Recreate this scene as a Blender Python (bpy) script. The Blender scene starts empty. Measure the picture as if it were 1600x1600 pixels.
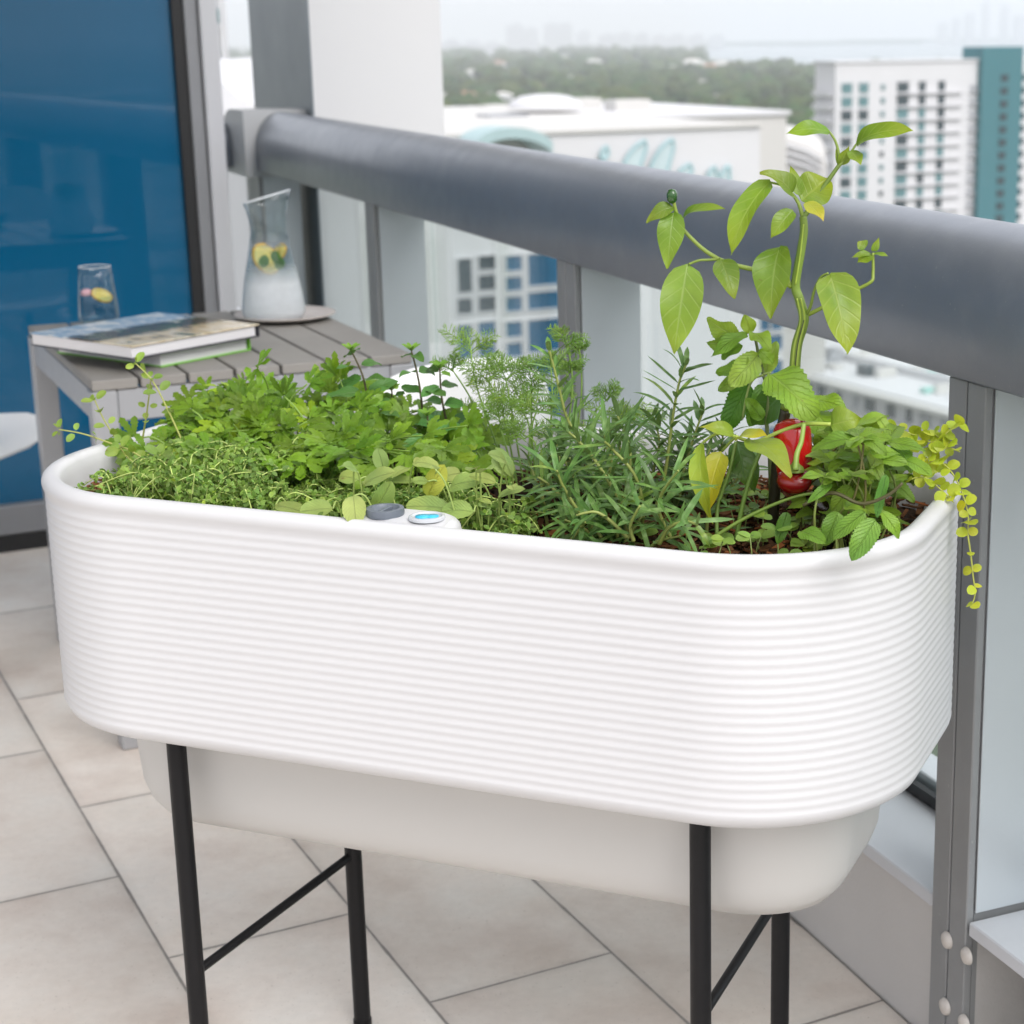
import bpy, math, random
from mathutils import Vector, Matrix
V=Vector
rad=math.radians
D=bpy.data
col=bpy.context.scene.collection
# ------------------------------------------------------------------ camera model (solved from the photograph's vanishing points)
F,PX,PITCH,ROLL,H=2830.,1040.,rad(14.76),rad(-.47),1.40
_fw=V((0,math.cos(PITCH),-math.sin(PITCH)));_up=V((0,math.sin(PITCH),math.cos(PITCH)));_rt=V((1,0,0))
RT=_rt*math.cos(ROLL)+_up*math.sin(ROLL);UP=-_rt*math.sin(ROLL)+_up*math.cos(ROLL)
CAM=V((0,0,H))
def ray(x,y): return _fw+RT*((x-PX)/F)-UP*((y-800)/F)
def atz(x,y,z):
    d=ray(x,y);return CAM+d*((z-H)/d.z)
def aty(x,y,Y):
    d=ray(x,y);return CAM+d*(Y/d.y)
def onpl(x,y,P,n):
    d=ray(x,y);return CAM+d*((V(P)-CAM).dot(n)/d.dot(n))
# axes of the place
TA=rad(-28.85);AD=V((math.sin(TA),math.cos(TA),0));BD=V((math.cos(TA),-math.sin(TA),0))   # tile axes
QA=rad(-24.1);RD=V((math.sin(QA),math.cos(QA),0));RN=V((math.cos(QA),-math.sin(QA),0))    # railing axes
PC=V((-.2152,2.1896,0));YW=rad(-21.07);EX=V((math.cos(YW),math.sin(YW),0));EY=V((-math.sin(YW),math.cos(YW),0))
def W(x,y,z): return PC+EX*x+EY*y+V((0,0,z))
def PL(x,y,yl): return onpl(x,y,PC+EY*yl,EY)      # photo point -> point on the planter's lengthwise plane yl
GZ=-52.0
# ------------------------------------------------------------------ mesh builder
class MB:
    def __init__(s): s.v=[];s.f=[];s.uv=[];s.t=[]
    def add(s,vs,fs,tint=(1,1,1),uvs=None):
        o=len(s.v);s.v.extend(vs)
        for k,f in enumerate(fs):
            s.f.append([o+i for i in f]);s.t.append(tint)
            s.uv.append([uvs[i] for i in f] if uvs else None)
    def box(s,c,hx,hy,hz,ax=V((1,0,0)),ay=V((0,1,0)),az=V((0,0,1)),tint=(1,1,1)):
        c=V(c);vs=[c+ax*(hx*i)+ay*(hy*j)+az*(hz*k) for k in(-1,1) for j in(-1,1) for i in(-1,1)]
        s.add(vs,[(0,2,3,1),(4,5,7,6),(0,1,5,4),(2,6,7,3),(0,4,6,2),(1,3,7,5)],tint)
    def bbox(s,c,hx,hy,hz,ax=V((1,0,0)),ay=V((0,1,0)),az=V((0,0,1)),b=.004,tint=(1,1,1)):
        # box with chamfered edges
        c=V(c);b=min(b,hx*.9,hy*.9,hz*.9);vs=[];idx={}
        for i in(-1,1):
            for j in(-1,1):
                for k in(-1,1):
                    for m in range(3):
                        h=[hx-b,hy-b,hz-b];h[m]+=b
                        idx[(i,j,k,m)]=len(vs);vs.append(c+ax*(h[0]*i)+ay*(h[1]*j)+az*(h[2]*k))
        fs=[];S=(-1,1)
        for i in S:
            q=[idx[(i,j,k,0)] for j,k in((-1,-1),(1,-1),(1,1),(-1,1))];fs.append(q if i>0 else q[::-1])
            q=[idx[(j,i,k,1)] for j,k in((-1,-1),(1,-1),(1,1),(-1,1))];fs.append(q[::-1] if i>0 else q)
            q=[idx[(j,k,i,2)] for j,k in((-1,-1),(1,-1),(1,1),(-1,1))];fs.append(q if i>0 else q[::-1])
        for i in S:
            for j in S:
                fs.append([idx[(i,j,-1,0)],idx[(i,j,-1,1)],idx[(i,j,1,1)],idx[(i,j,1,0)]])
                fs.append([idx[(i,-1,j,0)],idx[(i,-1,j,2)],idx[(i,1,j,2)],idx[(i,1,j,0)]])
                fs.append([idx[(-1,i,j,1)],idx[(-1,i,j,2)],idx[(1,i,j,2)],idx[(1,i,j,1)]])
                for k in S: fs.append([idx[(i,j,k,m)] for m in range(3)])
        s.add(vs,fs,tint)
    def tube(s,pts,r0,r1=None,n=6,tint=(1,1,1),cap=True,smooth=0):
        if r1 is None:r1=r0
        if smooth: pts=cr(pts,smooth)
        m=len(pts);vs=[];prev=None
        for i,p in enumerate(pts):
            d=(pts[min(i+1,m-1)]-pts[max(i-1,0)])
            d=d.normalized() if d.length>1e-9 else V((0,0,1))
            if prev is None:
                a=V((0,0,1)) if abs(d.z)<.9 else V((1,0,0))
                u=d.cross(a).normalized()
            else:
                u=(prev-d*prev.dot(d));u=u.normalized() if u.length>1e-6 else d.orthogonal().normalized()
            prev=u;w=d.cross(u);r=r0+(r1-r0)*i/max(m-1,1)
            for k in range(n):
                t=2*math.pi*k/n;vs.append(p+u*(r*math.cos(t))+w*(r*math.sin(t)))
        fs=[]
        for i in range(m-1):
            for k in range(n):
                k2=(k+1)%n;fs.append((i*n+k,i*n+k2,(i+1)*n+k2,(i+1)*n+k))
        if cap: fs+= [tuple(range(n))[::-1],tuple((m-1)*n+k for k in range(n))]
        s.add(vs,fs,tint)
    def lathe(s,c,prof,n=32,tint=(1,1,1),shear=None,ax=None):
        c=V(c);vs=[]
        for r,z in prof:
            for k in range(n):
                t=2*math.pi*k/n;p=V((r*math.cos(t),r*math.sin(t),z))
                if shear: p.z+=shear(p,z)
                if ax is not None: p=ax@p
                vs.append(c+p)
        fs=[]
        for i in range(len(prof)-1):
            for k in range(n):
                k2=(k+1)%n;fs.append((i*n+k,i*n+k2,(i+1)*n+k2,(i+1)*n+k))
        s.add(vs,fs,tint)
    def rings(s,rings,close=True,tint=(1,1,1)):
        n=len(rings[0]);vs=[p for r in rings for p in r];fs=[]
        for i in range(len(rings)-1):
            for k in range(n if close else n-1):
                k2=(k+1)%n;fs.append((i*n+k,i*n+k2,(i+1)*n+k2,(i+1)*n+k))
        s.add(vs,fs,tint)
    def poly(s,pts,tint=(1,1,1)): s.add(list(pts),[tuple(range(len(pts)))],tint)
    def prism(s,pts,dv,tint=(1,1,1)):
        n=len(pts);vs=list(pts)+[p+dv for p in pts]
        s.add(vs,[tuple(range(n))[::-1],tuple(range(n,2*n))]+[(i,(i+1)%n,n+(i+1)%n,n+i) for i in range(n)],tint)
    def build(s,name,mat,parent=None,smooth=True,label=None,ang=None):
        o0=parent.matrix_world.translation if parent else V((0,0,0))
        if parent: o0=wloc(parent)
        me=D.meshes.new(name);me.from_pydata([v-o0 for v in s.v],[],s.f)
        a=me.attributes.new('tint','FLOAT_COLOR','FACE')
        fl=[]
        for t in s.t: fl.extend((t[0],t[1],t[2],1.))
        a.data.foreach_set('color',fl)
        if any(u for u in s.uv):
            l=me.uv_layers.new(name='UVMap');fl=[]
            for f,u in zip(s.f,s.uv):
                for i in range(len(f)): fl.extend(u[i] if u else (0.,0.))
            l.data.foreach_set('uv',fl)
        me.update()
        if smooth:
            me.polygons.foreach_set('use_smooth',[True]*len(me.polygons))
            if ang: me.set_sharp_from_angle(angle=rad(ang))
        me.materials.append(mat)
        o=D.objects.new(name,me);col.objects.link(o)
        if parent: o.parent=parent
        if label:o['label']=label
        return o
def wloc(o):
    p=V(o.location)
    while o.parent: o=o.parent;p=p+V(o.location)
    return p
def cr(pts,k=6):
    out=[];n=len(pts)
    for i in range(n-1):
        p0=pts[max(i-1,0)];p1=pts[i];p2=pts[i+1];p3=pts[min(i+2,n-1)]
        for j in range(k):
            t=j/k;out.append(.5*((2*p1)+(p2-p0)*t+(2*p0-5*p1+4*p2-p3)*t*t+(3*p1-p0-3*p2+p3)*t**3))
    out.append(pts[-1]);return out
def tag(o,label,cat,group=None,kind=None):
    if label:o['label']=label
    if cat:o['category']=cat
    if group:o['group']=group
    if kind:o['kind']=kind
    return o
def thing(name,loc,label,cat,group=None):
    o=D.objects.new(name,None);o.empty_display_size=.05;o.location=V(loc);col.objects.link(o)
    return tag(o,label,cat,group)
# ------------------------------------------------------------------ materials
def new(name):
    m=D.materials.new(name);m.use_nodes=True;nt=m.node_tree;nt.nodes.clear()
    out=nt.nodes.new('ShaderNodeOutputMaterial');return m,nt,out
def N(nt,t,**k):
    n=nt.nodes.new('ShaderNode'+t)
    for a,b in k.items():
        if a.startswith('i_'): n.inputs[a[2:].replace('_',' ')].default_value=b
        else: setattr(n,a,b)
    return n
def L(nt,a,b): nt.links.new(a,b)
def M(nt,op,a,b=None,c=None):
    n=nt.nodes.new('ShaderNodeMath');n.operation=op
    for i,x in enumerate((a,b,c)):
        if x is None: continue
        if isinstance(x,(int,float)): n.inputs[i].default_value=x
        else: nt.links.new(x,n.inputs[i])
    return n.outputs[0]
def MIX(nt,fac,a,b,mode='MIX'):
    n=nt.nodes.new('ShaderNodeMix');n.data_type='RGBA';n.blend_type=mode
    for s,x in((n.inputs[0],fac),(n.inputs[6],a),(n.inputs[7],b)):
        if isinstance(x,(int,float)): s.default_value=x
        elif isinstance(x,tuple): s.default_value=(*x[:3],1)
        else: nt.links.new(x,s)
    return n.outputs[2]
def RAMP(nt,fac,stops,interp='LINEAR'):
    n=nt.nodes.new('ShaderNodeValToRGB');e=n.color_ramp;e.interpolation=interp
    while len(e.elements)<len(stops): e.elements.new(.5)
    for el,(p,c) in zip(e.elements,stops): el.position=p;el.color=(*c,1)
    nt.links.new(fac,n.inputs[0]);return n.outputs[0]
def NOISE(nt,scale,detail=4,vec=None,rough=.55):
    n=nt.nodes.new('ShaderNodeTexNoise');n.inputs['Scale'].default_value=scale;n.inputs['Detail'].default_value=detail;n.inputs['Roughness'].default_value=rough
    if vec is None:
        g=nt.nodes.new('ShaderNodeNewGeometry');vec=g.outputs['Position']
    nt.links.new(vec,n.inputs['Vector']);return n.outputs['Fac']
def pbr(name,c,rough=.5,metal=0,var=.06,vs=6,bump=0,bs=60,spec=.5,coat=0,tint=False,rvar=.08,stretch=None,fleck=0):
    m,nt,out=new(name);b=N(nt,'BsdfPrincipled')
    vec=None
    if stretch:
        g=N(nt,'NewGeometry');mp=N(nt,'VectorMath',operation='MULTIPLY');L(nt,g.outputs['Position'],mp.inputs[0]);mp.inputs[1].default_value=stretch;vec=mp.outputs[0]
    nz=NOISE(nt,vs,5,vec)
    f=M(nt,'MULTIPLY_ADD',nz,2*var,1-var)
    cc=MIX(nt,1.,c,f,'MULTIPLY')
    if tint:
        a=N(nt,'Attribute',attribute_name='tint');cc=MIX(nt,1.,cc,a.outputs['Color'],'MULTIPLY')
    if fleck:
        fl=RAMP(nt,NOISE(nt,170,3),[(.70,(0,0,0)),(.76,(1,1,1))]);sm=RAMP(nt,NOISE(nt,9,6,None,.7),[(.5,(0,0,0)),(.72,(1,1,1))])
        cc=MIX(nt,M(nt,'MULTIPLY',fl,fleck),cc,(.55,.55,.54));cc=MIX(nt,M(nt,'MULTIPLY',sm,fleck*.45),cc,(.42,.43,.45))
    L(nt,cc,b.inputs['Base Color'])
    n2=NOISE(nt,vs*5,3,vec);L(nt,M(nt,'MULTIPLY_ADD',n2,2*rvar,rough-rvar),b.inputs['Roughness'])
    b.inputs['Metallic'].default_value=metal;b.inputs['Specular IOR Level'].default_value=spec;b.inputs['Coat Weight'].default_value=coat
    if bump:
        bp=N(nt,'Bump');bp.inputs['Strength'].default_value=bump;bp.inputs['Distance'].default_value=.002
        L(nt,NOISE(nt,bs,4,vec),bp.inputs['Height']);L(nt,bp.outputs[0],b.inputs['Normal'])
    L(nt,b.outputs[0],out.inputs[0]);return m
LG=1.16
def leafmat(name,c,vein=(.5,.6,.25),nv=7,trans=.35,rough=.42,veinamt=.35,tip=None,slope=.45,bump=.35,under=None):
    m,nt,out=new(name)
    uv=N(nt,'UVMap');sx=N(nt,'SeparateXYZ');L(nt,uv.outputs[0],sx.inputs[0])
    d=M(nt,'ABSOLUTE',M(nt,'MULTIPLY_ADD',sx.outputs[0],2.,-1.))
    mid=M(nt,'SUBTRACT',1.,M(nt,'SMOOTH_MIN',M(nt,'MULTIPLY',d,12.),1.,.2))
    ph=M(nt,'FRACT',M(nt,'MULTIPLY',M(nt,'SUBTRACT',sx.outputs[1],M(nt,'MULTIPLY',d,slope*.5)),float(nv)))
    sv=M(nt,'SUBTRACT',1.,M(nt,'MINIMUM',M(nt,'MULTIPLY',M(nt,'ABSOLUTE',M(nt,'SUBTRACT',ph,.5)),9.),1.))
    vm=M(nt,'MAXIMUM',M(nt,'MAXIMUM',mid,0.),M(nt,'MULTIPLY',sv,.55))
    nz=NOISE(nt,45,5)
    base=MIX(nt,1.,tuple(x*LG for x in c),M(nt,'MULTIPLY_ADD',nz,.55,.72),'MULTIPLY')
    n0=NOISE(nt,17,3);base=MIX(nt,1.,base,RAMP(nt,n0,[(.35,(.80,.88,.9)),(.6,(1.1,1.03,1.))]),'MULTIPLY')
    sp=RAMP(nt,NOISE(nt,70,2),[(.74,(0,0,0)),(.78,(1,1,1))]);base=MIX(nt,M(nt,'MULTIPLY',sp,.6),base,(.16,.10,.03))
    if tip: base=MIX(nt,M(nt,'MULTIPLY',M(nt,'POWER',M(nt,'MAXIMUM',sx.outputs[1],0.),2.2),.8),base,tip)
    base=MIX(nt,M(nt,'MULTIPLY',vm,veinamt),base,vein)
    a=N(nt,'Attribute',attribute_name='tint');base=MIX(nt,1.,base,a.outputs['Color'],'MULTIPLY')
    if under:
        g=N(nt,'NewGeometry');base=MIX(nt,M(nt,'MULTIPLY',g.outputs['Backfacing'],.6),base,under)
    b=N(nt,'BsdfPrincipled');L(nt,base,b.inputs['Base Color']);b.inputs['Roughness'].default_value=rough;b.inputs['Specular IOR Level'].default_value=.45
    bp=N(nt,'Bump');bp.inputs['Strength'].default_value=bump;bp.inputs['Distance'].default_value=.0015;bp.invert=True
    L(nt,M(nt,'ADD',M(nt,'MULTIPLY',vm,1.),M(nt,'MULTIPLY',NOISE(nt,260,2),.35)),bp.inputs['Height']);L(nt,bp.outputs[0],b.inputs['Normal'])
    t=N(nt,'BsdfTranslucent');L(nt,MIX(nt,1.,base,(1.25,1.2,.7),'MULTIPLY'),t.inputs[0])
    mx=N(nt,'MixShader');mx.inputs[0].default_value=trans;L(nt,b.outputs[0],mx.inputs[1]);L(nt,t.outputs[0],mx.inputs[2])
    L(nt,mx.outputs[0],out.inputs[0]);return m
def FRES(nt,ior):
    # same reflectance on both sides of a thin pane
    g=N(nt,'NewGeometry');fr=N(nt,'Fresnel');L(nt,M(nt,'MULTIPLY_ADD',g.outputs['Backfacing'],1/ior-ior,ior),fr.inputs[0]);return fr
def archglass(name,tintc=(.93,.97,.96),rough=.01,ior=1.45,dust=0.):
    m,nt,out=new(name);fr=FRES(nt,ior)
    t=N(nt,'BsdfTransparent');t.inputs[0].default_value=(*tintc,1)
    g=N(nt,'BsdfGlossy');g.inputs['Roughness'].default_value=rough
    mx=N(nt,'MixShader');L(nt,fr.outputs[0],mx.inputs[0]);L(nt,t.outputs[0],mx.inputs[1]);L(nt,g.outputs[0],mx.inputs[2])
    sh=mx.outputs[0]
    if dust:
        df=N(nt,'BsdfDiffuse');df.inputs[0].default_value=(.85,.88,.9,1);m2=N(nt,'MixShader')
        L(nt,M(nt,'MULTIPLY',NOISE(nt,9,5),dust*2),m2.inputs[0]);L(nt,sh,m2.inputs[1]);L(nt,df.outputs[0],m2.inputs[2]);sh=m2.outputs[0]
    L(nt,sh,out.inputs[0]);return m
HAZE,VEIL,SKY,SUNE,EXPO=1.9e-4,(9.2,9.3,9.8),.076,1.2,1.08
# ================================================================== THE BALCONY
m_tile=None
def floor_material():
    m,nt,out=new('balcony tile');g=N(nt,'NewGeometry')
    def dot(v,off):
        d=N(nt,'VectorMath',operation='DOT_PRODUCT');L(nt,g.outputs['Position'],d.inputs[0]);d.inputs[1].default_value=v;return M(nt,'ADD',d.outputs['Value'],off)
    v=M(nt,'DIVIDE',dot(BD,-.5535+.3077*20),.3077)
    row=M(nt,'FLOOR',v)
    odd=M(nt,'MODULO',row,2.)
    u=M(nt,'ADD',M(nt,'DIVIDE',dot(AD,-2.642+.663*20),.663),M(nt,'MULTIPLY',M(nt,'ADD',odd,0.),.5))
    cu=M(nt,'FLOOR',u)
    wob=M(nt,'MULTIPLY_ADD',NOISE(nt,14,3),.004,-.002)
    fu=M(nt,'MULTIPLY',M(nt,'SUBTRACT',.5,M(nt,'ABSOLUTE',M(nt,'SUBTRACT',M(nt,'FRACT',u),.5))),.663)
    fv=M(nt,'MULTIPLY',M(nt,'SUBTRACT',.5,M(nt,'ABSOLUTE',M(nt,'SUBTRACT',M(nt,'FRACT',v),.5))),.3077)
    e=M(nt,'ADD',M(nt,'MINIMUM',fu,fv),wob)
    gr=N(nt,'MapRange');gr.inputs[1].default_value=.0012;gr.inputs[2].default_value=.0032;L(nt,e,gr.inputs[0])
    cb=N(nt,'CombineXYZ');L(nt,cu,cb.inputs[0]);L(nt,row,cb.inputs[1])
    wn=N(nt,'TexWhiteNoise');L(nt,cb.outputs[0],wn.inputs[0])
    pv=N(nt,'VectorMath',operation='ADD');L(nt,g.outputs['Position'],pv.inputs[0])
    sc=N(nt,'VectorMath',operation='SCALE');L(nt,wn.outputs['Color'],sc.inputs[0]);sc.inputs['Scale'].default_value=20;L(nt,sc.outputs[0],pv.inputs[1])
    n1=NOISE(nt,5,6,pv.outputs[0],.6);n2=NOISE(nt,60,4)
    tone=RAMP(nt,n1,[(.3,(.66,.575,.515)),(.5,(.755,.69,.63)),(.7,(.77,.73,.68))])
    tone=MIX(nt,1.,tone,M(nt,'MULTIPLY_ADD',wn.outputs['Value'],.26,.84),'MULTIPLY')
    tone=MIX(nt,1.,tone,M(nt,'MULTIPLY_ADD',n2,.16,.92),'MULTIPLY')
    n3=NOISE(nt,190,2);tone=MIX(nt,1.,tone,RAMP(nt,n3,[(.27,(.72,.70,.68)),(.34,(1,1,1))]),'MULTIPLY')
    n4=NOISE(nt,2.3,5);tone=MIX(nt,1.,tone,RAMP(nt,n4,[(.36,(.90,.88,.86)),(.55,(1,1,1))]),'MULTIPLY')
    grc=MIX(nt,NOISE(nt,30,4),(.16,.15,.15),(.34,.31,.28))
    dirt=N(nt,'MapRange');dirt.inputs[1].default_value=.003;dirt.inputs[2].default_value=.02;dirt.inputs[3].default_value=.90;dirt.inputs[4].default_value=1.;L(nt,e,dirt.inputs[0])
    tone=MIX(nt,1.,tone,dirt.outputs[0],'MULTIPLY')
    b=N(nt,'BsdfPrincipled');L(nt,MIX(nt,gr.outputs[0],grc,tone),b.inputs['Base Color'])
    L(nt,M(nt,'MULTIPLY_ADD',n1,.2,.45),b.inputs['Roughness']);b.inputs['Specular IOR Level'].default_value=.35
    bp=N(nt,'Bump');bp.inputs['Distance'].default_value=.003;bp.inputs['Strength'].default_value=.5
    L(nt,M(nt,'ADD',gr.outputs[0],M(nt,'MULTIPLY',n2,.08)),bp.inputs['Height']);L(nt,bp.outputs[0],b.inputs['Normal'])
    L(nt,b.outputs[0],out.inputs[0]);return m
# floor slab, up to the parapet kerb
def rp(o,s,z=0.): return RN*o+RD*s+V((0,0,z))
b=MB();b.prism([rp(1.285,-3),rp(1.285,8.2),rp(-4.5,8.2),rp(-4.5,-3)][::-1],V((0,0,-.2)))
tag(b.build('floor',floor_material(),smooth=False),'pale beige stone tiles laid in running bond on the balcony','floor',kind='structure')
m_rail=pbr('rail paint',(.225,.246,.282),.36,.45,.06,4,.08,500,.9,rvar=.09,fleck=.35)
m_post=pbr('post paint',(.27,.275,.28),.42,.15,.05,5,.1,500,fleck=.35)
m_cap=pbr('cap paint',(.52,.53,.54),.45,.0,.04,5)
m_sill=pbr('sill paint',(.60,.61,.64),.42,.0,.08,5,.05,300,fleck=.3)
m_kerb=pbr('kerb paint',(.58,.56,.545),.7,0,.1,4,.3,120)
m_black=pbr('black rubber',(.012,.012,.013),.5)
m_bolt=pbr('bolt cap',(.62,.58,.54),.45,.1,.1,60)
m_alu=pbr('grey aluminium',(.27,.275,.29),.4,.45,.05,6,.1,400,stretch=(8,8,.4))
m_glass=archglass('balustrade glass',(.93,.965,.96),.01,1.45,.008)
# --- railing
rail=thing('balcony_railing',rp(1.33,3.3),'dark grey metal railing with rounded handrail, flat posts and clear glass panels','railing')
def railprof(o0=1.262,w=.175,zb=.975,zt=1.165,nr=14):
    # flat inner face, elliptical rolled top
    p=[(o0+.004,zb),(o0,zb+.004),(o0,1.044)]
    for i in range(1,2*nr):
        t=math.pi*i/(2*nr);p.append((o0+w/2-w/2*math.cos(t),1.045+(zt-1.045)*math.sin(t)**.9))
    p+=[(o0+w,1.05),(o0+w,zb+.004),(o0+w-.004,zb)];return p
b=MB();pr=railprof();b.rings([[rp(o,s,z) for o,z in pr] for s in(-2.2,6.10)][::-1])
b.poly([rp(o,-2.2,z) for o,z in pr]);b.build('handrail',m_rail,rail,ang=50)
# corner cap: rounded block, and the return rail running to the left behind the door frame
b=MB();prc=[(-.006+o*1. ,z) for o,z in railprof(1.256,.187,.955,1.172)]
def capshape(s0,s1):
    w=s1-s0;out=[]
    out=[(s0,.955),(s1,.955),(s1,1.03)]
    for i in range(1,13): t=math.pi/2*i/12;out.append((s1-.2+.2*math.cos(t),1.03+.14*math.sin(t)))
    out.append((s0,1.17));return out
sh=capshape(6.104,6.50)
b.prism([rp(1.225,s,z) for s,z in sh],RN*.24);b.build('corner_cap',m_cap,rail,ang=40)
b=MB();pr2=[(s-1.262,z) for s,z in railprof(zt=1.12)]
b.rings([[rp(o,6.33+ds,z) for ds,z in pr2] for o in(1.224,-.2)]);b.build('return_rail',m_rail,rail,ang=50)
def post(s0,s1,deep=.125,zb=-.02):
    b=MB();wd=(s1-s0-.003)/2
    for k in(0,1):
        a=s0+k*(wd+.003)
        b.bbox(rp(1.268+.006,a+wd/2,(zb+.974)/2),wd/2,.006,(.974-zb)/2,RD,RN,b=.0015)
    b.bbox(rp(1.2802+deep/2-.0,(s0+s1)/2,(.974+zb)/2),(s1-s0)/2-.003,deep/2,(.974-zb)/2,RD,RN,b=.002)
    p=b.build('post',m_post,rail,smooth=False)
    return p
posts=[(.44,.53),(1.857,1.941),(3.256,3.352),(4.703,4.789),(6.13,6.33)]
for s0,s1 in posts: post(s0,s1)
m_plate=pbr('skylit post side',(.56,.60,.63),.35,.25,.05,4)  # post side faces, their sky light put into a paler colour
for i,(s0,s1) in enumerate(posts):
    b=MB();b.bbox(rp(1.2815+.062,s0-.0005,.612),.0015,.0615,.358,RD,RN,b=.0006);b.build('lit_side',m_plate,rail,smooth=False)
# bolts on the foot of the near post
for s,z in((1.8987,.197),(1.850,.197),(1.8977,.096),(1.850,.096)):
    b=MB();ax=Matrix((RD,V((0,0,1)),-RN)).transposed()
    b.lathe(rp(1.2675,s,z),[(.0001,.0065),(.007,.006),(.011,.004),(.0125,0)],20,ax=ax);b.build('bolt',m_bolt,rail)
m_gk=m_black
for i in range(len(posts)-1):
    a=posts[i][1]+.002;c=posts[i+1][0]-.004
    b=MB();b.bbox(rp(1.44,(a+c)/2,.628),(c-a)/2+.04,.005,.372,RD,RN,b=.001);b.build('glass_panel',m_glass,rail,smooth=False)
    b=MB();b.box(rp(1.428,(a+c)/2,.2565),(c-a)/2+.04,.006,.010,RD,RN);b.build('gasket',m_black,rail,smooth=False)
b=MB();b.bbox(rp(1.44,-.9,.628),1.3,.005,.372,RD,RN,b=.001);b.build('glass_panel',m_glass,rail,smooth=False)
b=MB();b.bbox(V(rp(.45,6.47,.50)),.78,.005,.47,RN,RD,b=.001);b.build('glass_panel',m_glass,rail,smooth=False)
# --- kerb and sill under it
kerb=thing('parapet_kerb',rp(1.4,3,0),'low grey kerb with a pale projecting metal sill under the railing glass','kerb')
edges=[-2.2]+[q for s in posts for q in s]+[8.2]
b=MB();b.box(rp(1.40,5.03,.10),3.17,.11,.12,RD,RN);b.box(rp(1.45,-.17,.10),2.02,.06,.12,RD,RN);b.build('kerb_wall',m_kerb,kerb,smooth=False)
for i in range(0,len(edges),2):
    a,c=edges[i]+.004,edges[i+1]-.004
    b=MB();b.bbox(rp(1.385,(a+c)/2,.2345),(c-a)/2,.115,.0105,RD,RN,b=.002)
    b.build('sill',m_sill,kerb,smooth=False)
b=MB();b.box(rp(1.50,3,.2325),5.2,.0,.0,RD,RN)
b=MB();b.bbox(rp(1.475,3,.262),5.2,.028,.014,RD,RN,b=.002);b.build('glass_channel',m_sill,kerb,smooth=False)
# --- column beyond the railing
m_white=pbr('white render',(.66,.66,.675),.75,0,.03,1.5,.15,60)
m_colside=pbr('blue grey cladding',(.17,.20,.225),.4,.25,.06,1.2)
colm=thing('building_column',(-.95,6.3,0),'thick white column with a blue grey inner face standing outside the railing corner','column')
c0=V((-1.145,6.09,0))
b=MB();b.box(c0+RN*.2235+RD*.455+V((0,0,1.2)),.2215,.455,4.2,RN,RD);b.build('white_shaft',m_white,colm,smooth=False)
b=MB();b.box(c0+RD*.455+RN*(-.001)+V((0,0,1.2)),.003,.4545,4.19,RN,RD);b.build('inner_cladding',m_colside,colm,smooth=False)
# --- glazed wall on the left
DP=V((-1.885,4.934,0))
def dp(u,z,n=0.): return DP+BD*u-AD*n+V((0,0,z))
def glass_door_mat():
    m,nt,out=new('blue reflective glass');b=N(nt,'BsdfPrincipled')
    b.inputs['Base Color'].default_value=(.002,.095,.205,1);b.inputs['Roughness'].default_value=.012;b.inputs['Specular IOR Level'].default_value=.62
    bp=N(nt,'Bump');bp.inputs['Strength'].default_value=.06;bp.inputs['Distance'].default_value=.01;L(nt,NOISE(nt,1.3,1),bp.inputs['Height']);L(nt,bp.outputs[0],b.inputs['Normal'])
    L(nt,b.outputs[0],out.inputs[0]);return m
door=thing('glass_door',dp(0,0),'blue reflective glass balcony door with grey aluminium frame and black gasket','glass door')
ZT=3.05
b=MB();b.box(dp(-1.45,(.135+ZT)/2,-.012),2.045,.006,(ZT-.135)/2,BD,AD);b.build('pane',glass_door_mat(),door,smooth=False)
b=MB();b.bbox(dp(-1.45,.0915,0),2.045,.022,.0415,BD,AD,b=.003)
b.bbox(dp(.6455,ZT/2,0),.0185,.022,ZT/2-.002,BD,AD,b=.003);b.bbox(dp(-1.45,ZT+.03,0),2.14,.024,.03,BD,AD,b=.003);b.build('frame',m_alu,door,smooth=False)
b=MB();b.bbox(dp(.690,ZT/2,.004),.0245,.035,ZT/2,BD,AD,b=.004);b.build('jamb',pbr('jamb aluminium',(.55,.555,.58),.38,.35,.05,6,.1,400,stretch=(8,8,.4)),door,smooth=False)
b=MB();b.box(dp(.611,(.135+ZT)/2,-.002),.0155,.014,(ZT-.135)/2-.001,BD,AD);b.build('gasket',m_black,door,smooth=False)
b=MB();b.box(dp(-1.45,.024,.0),2.04,.018,.0245,BD,AD);b.build('bottom_track',m_black,door,smooth=False)
CEIL=True  # unseen slab added to block overhead sky; short end lets sun reach table
if CEIL:
    b=MB();b.prism([rp(1.36,1.7,3.08),rp(1.36,8.2,3.08),rp(-4.6,8.2,3.08),rp(-4.6,1.7,3.08)][::-1],V((0,0,.25)))
    tag(b.build('ceiling',pbr('balcony soffit',(.80,.80,.79),.8,0,.03,2),smooth=False),'unseen pale underside of the balcony above, sized to shape the light','ceiling',kind='structure')
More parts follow.
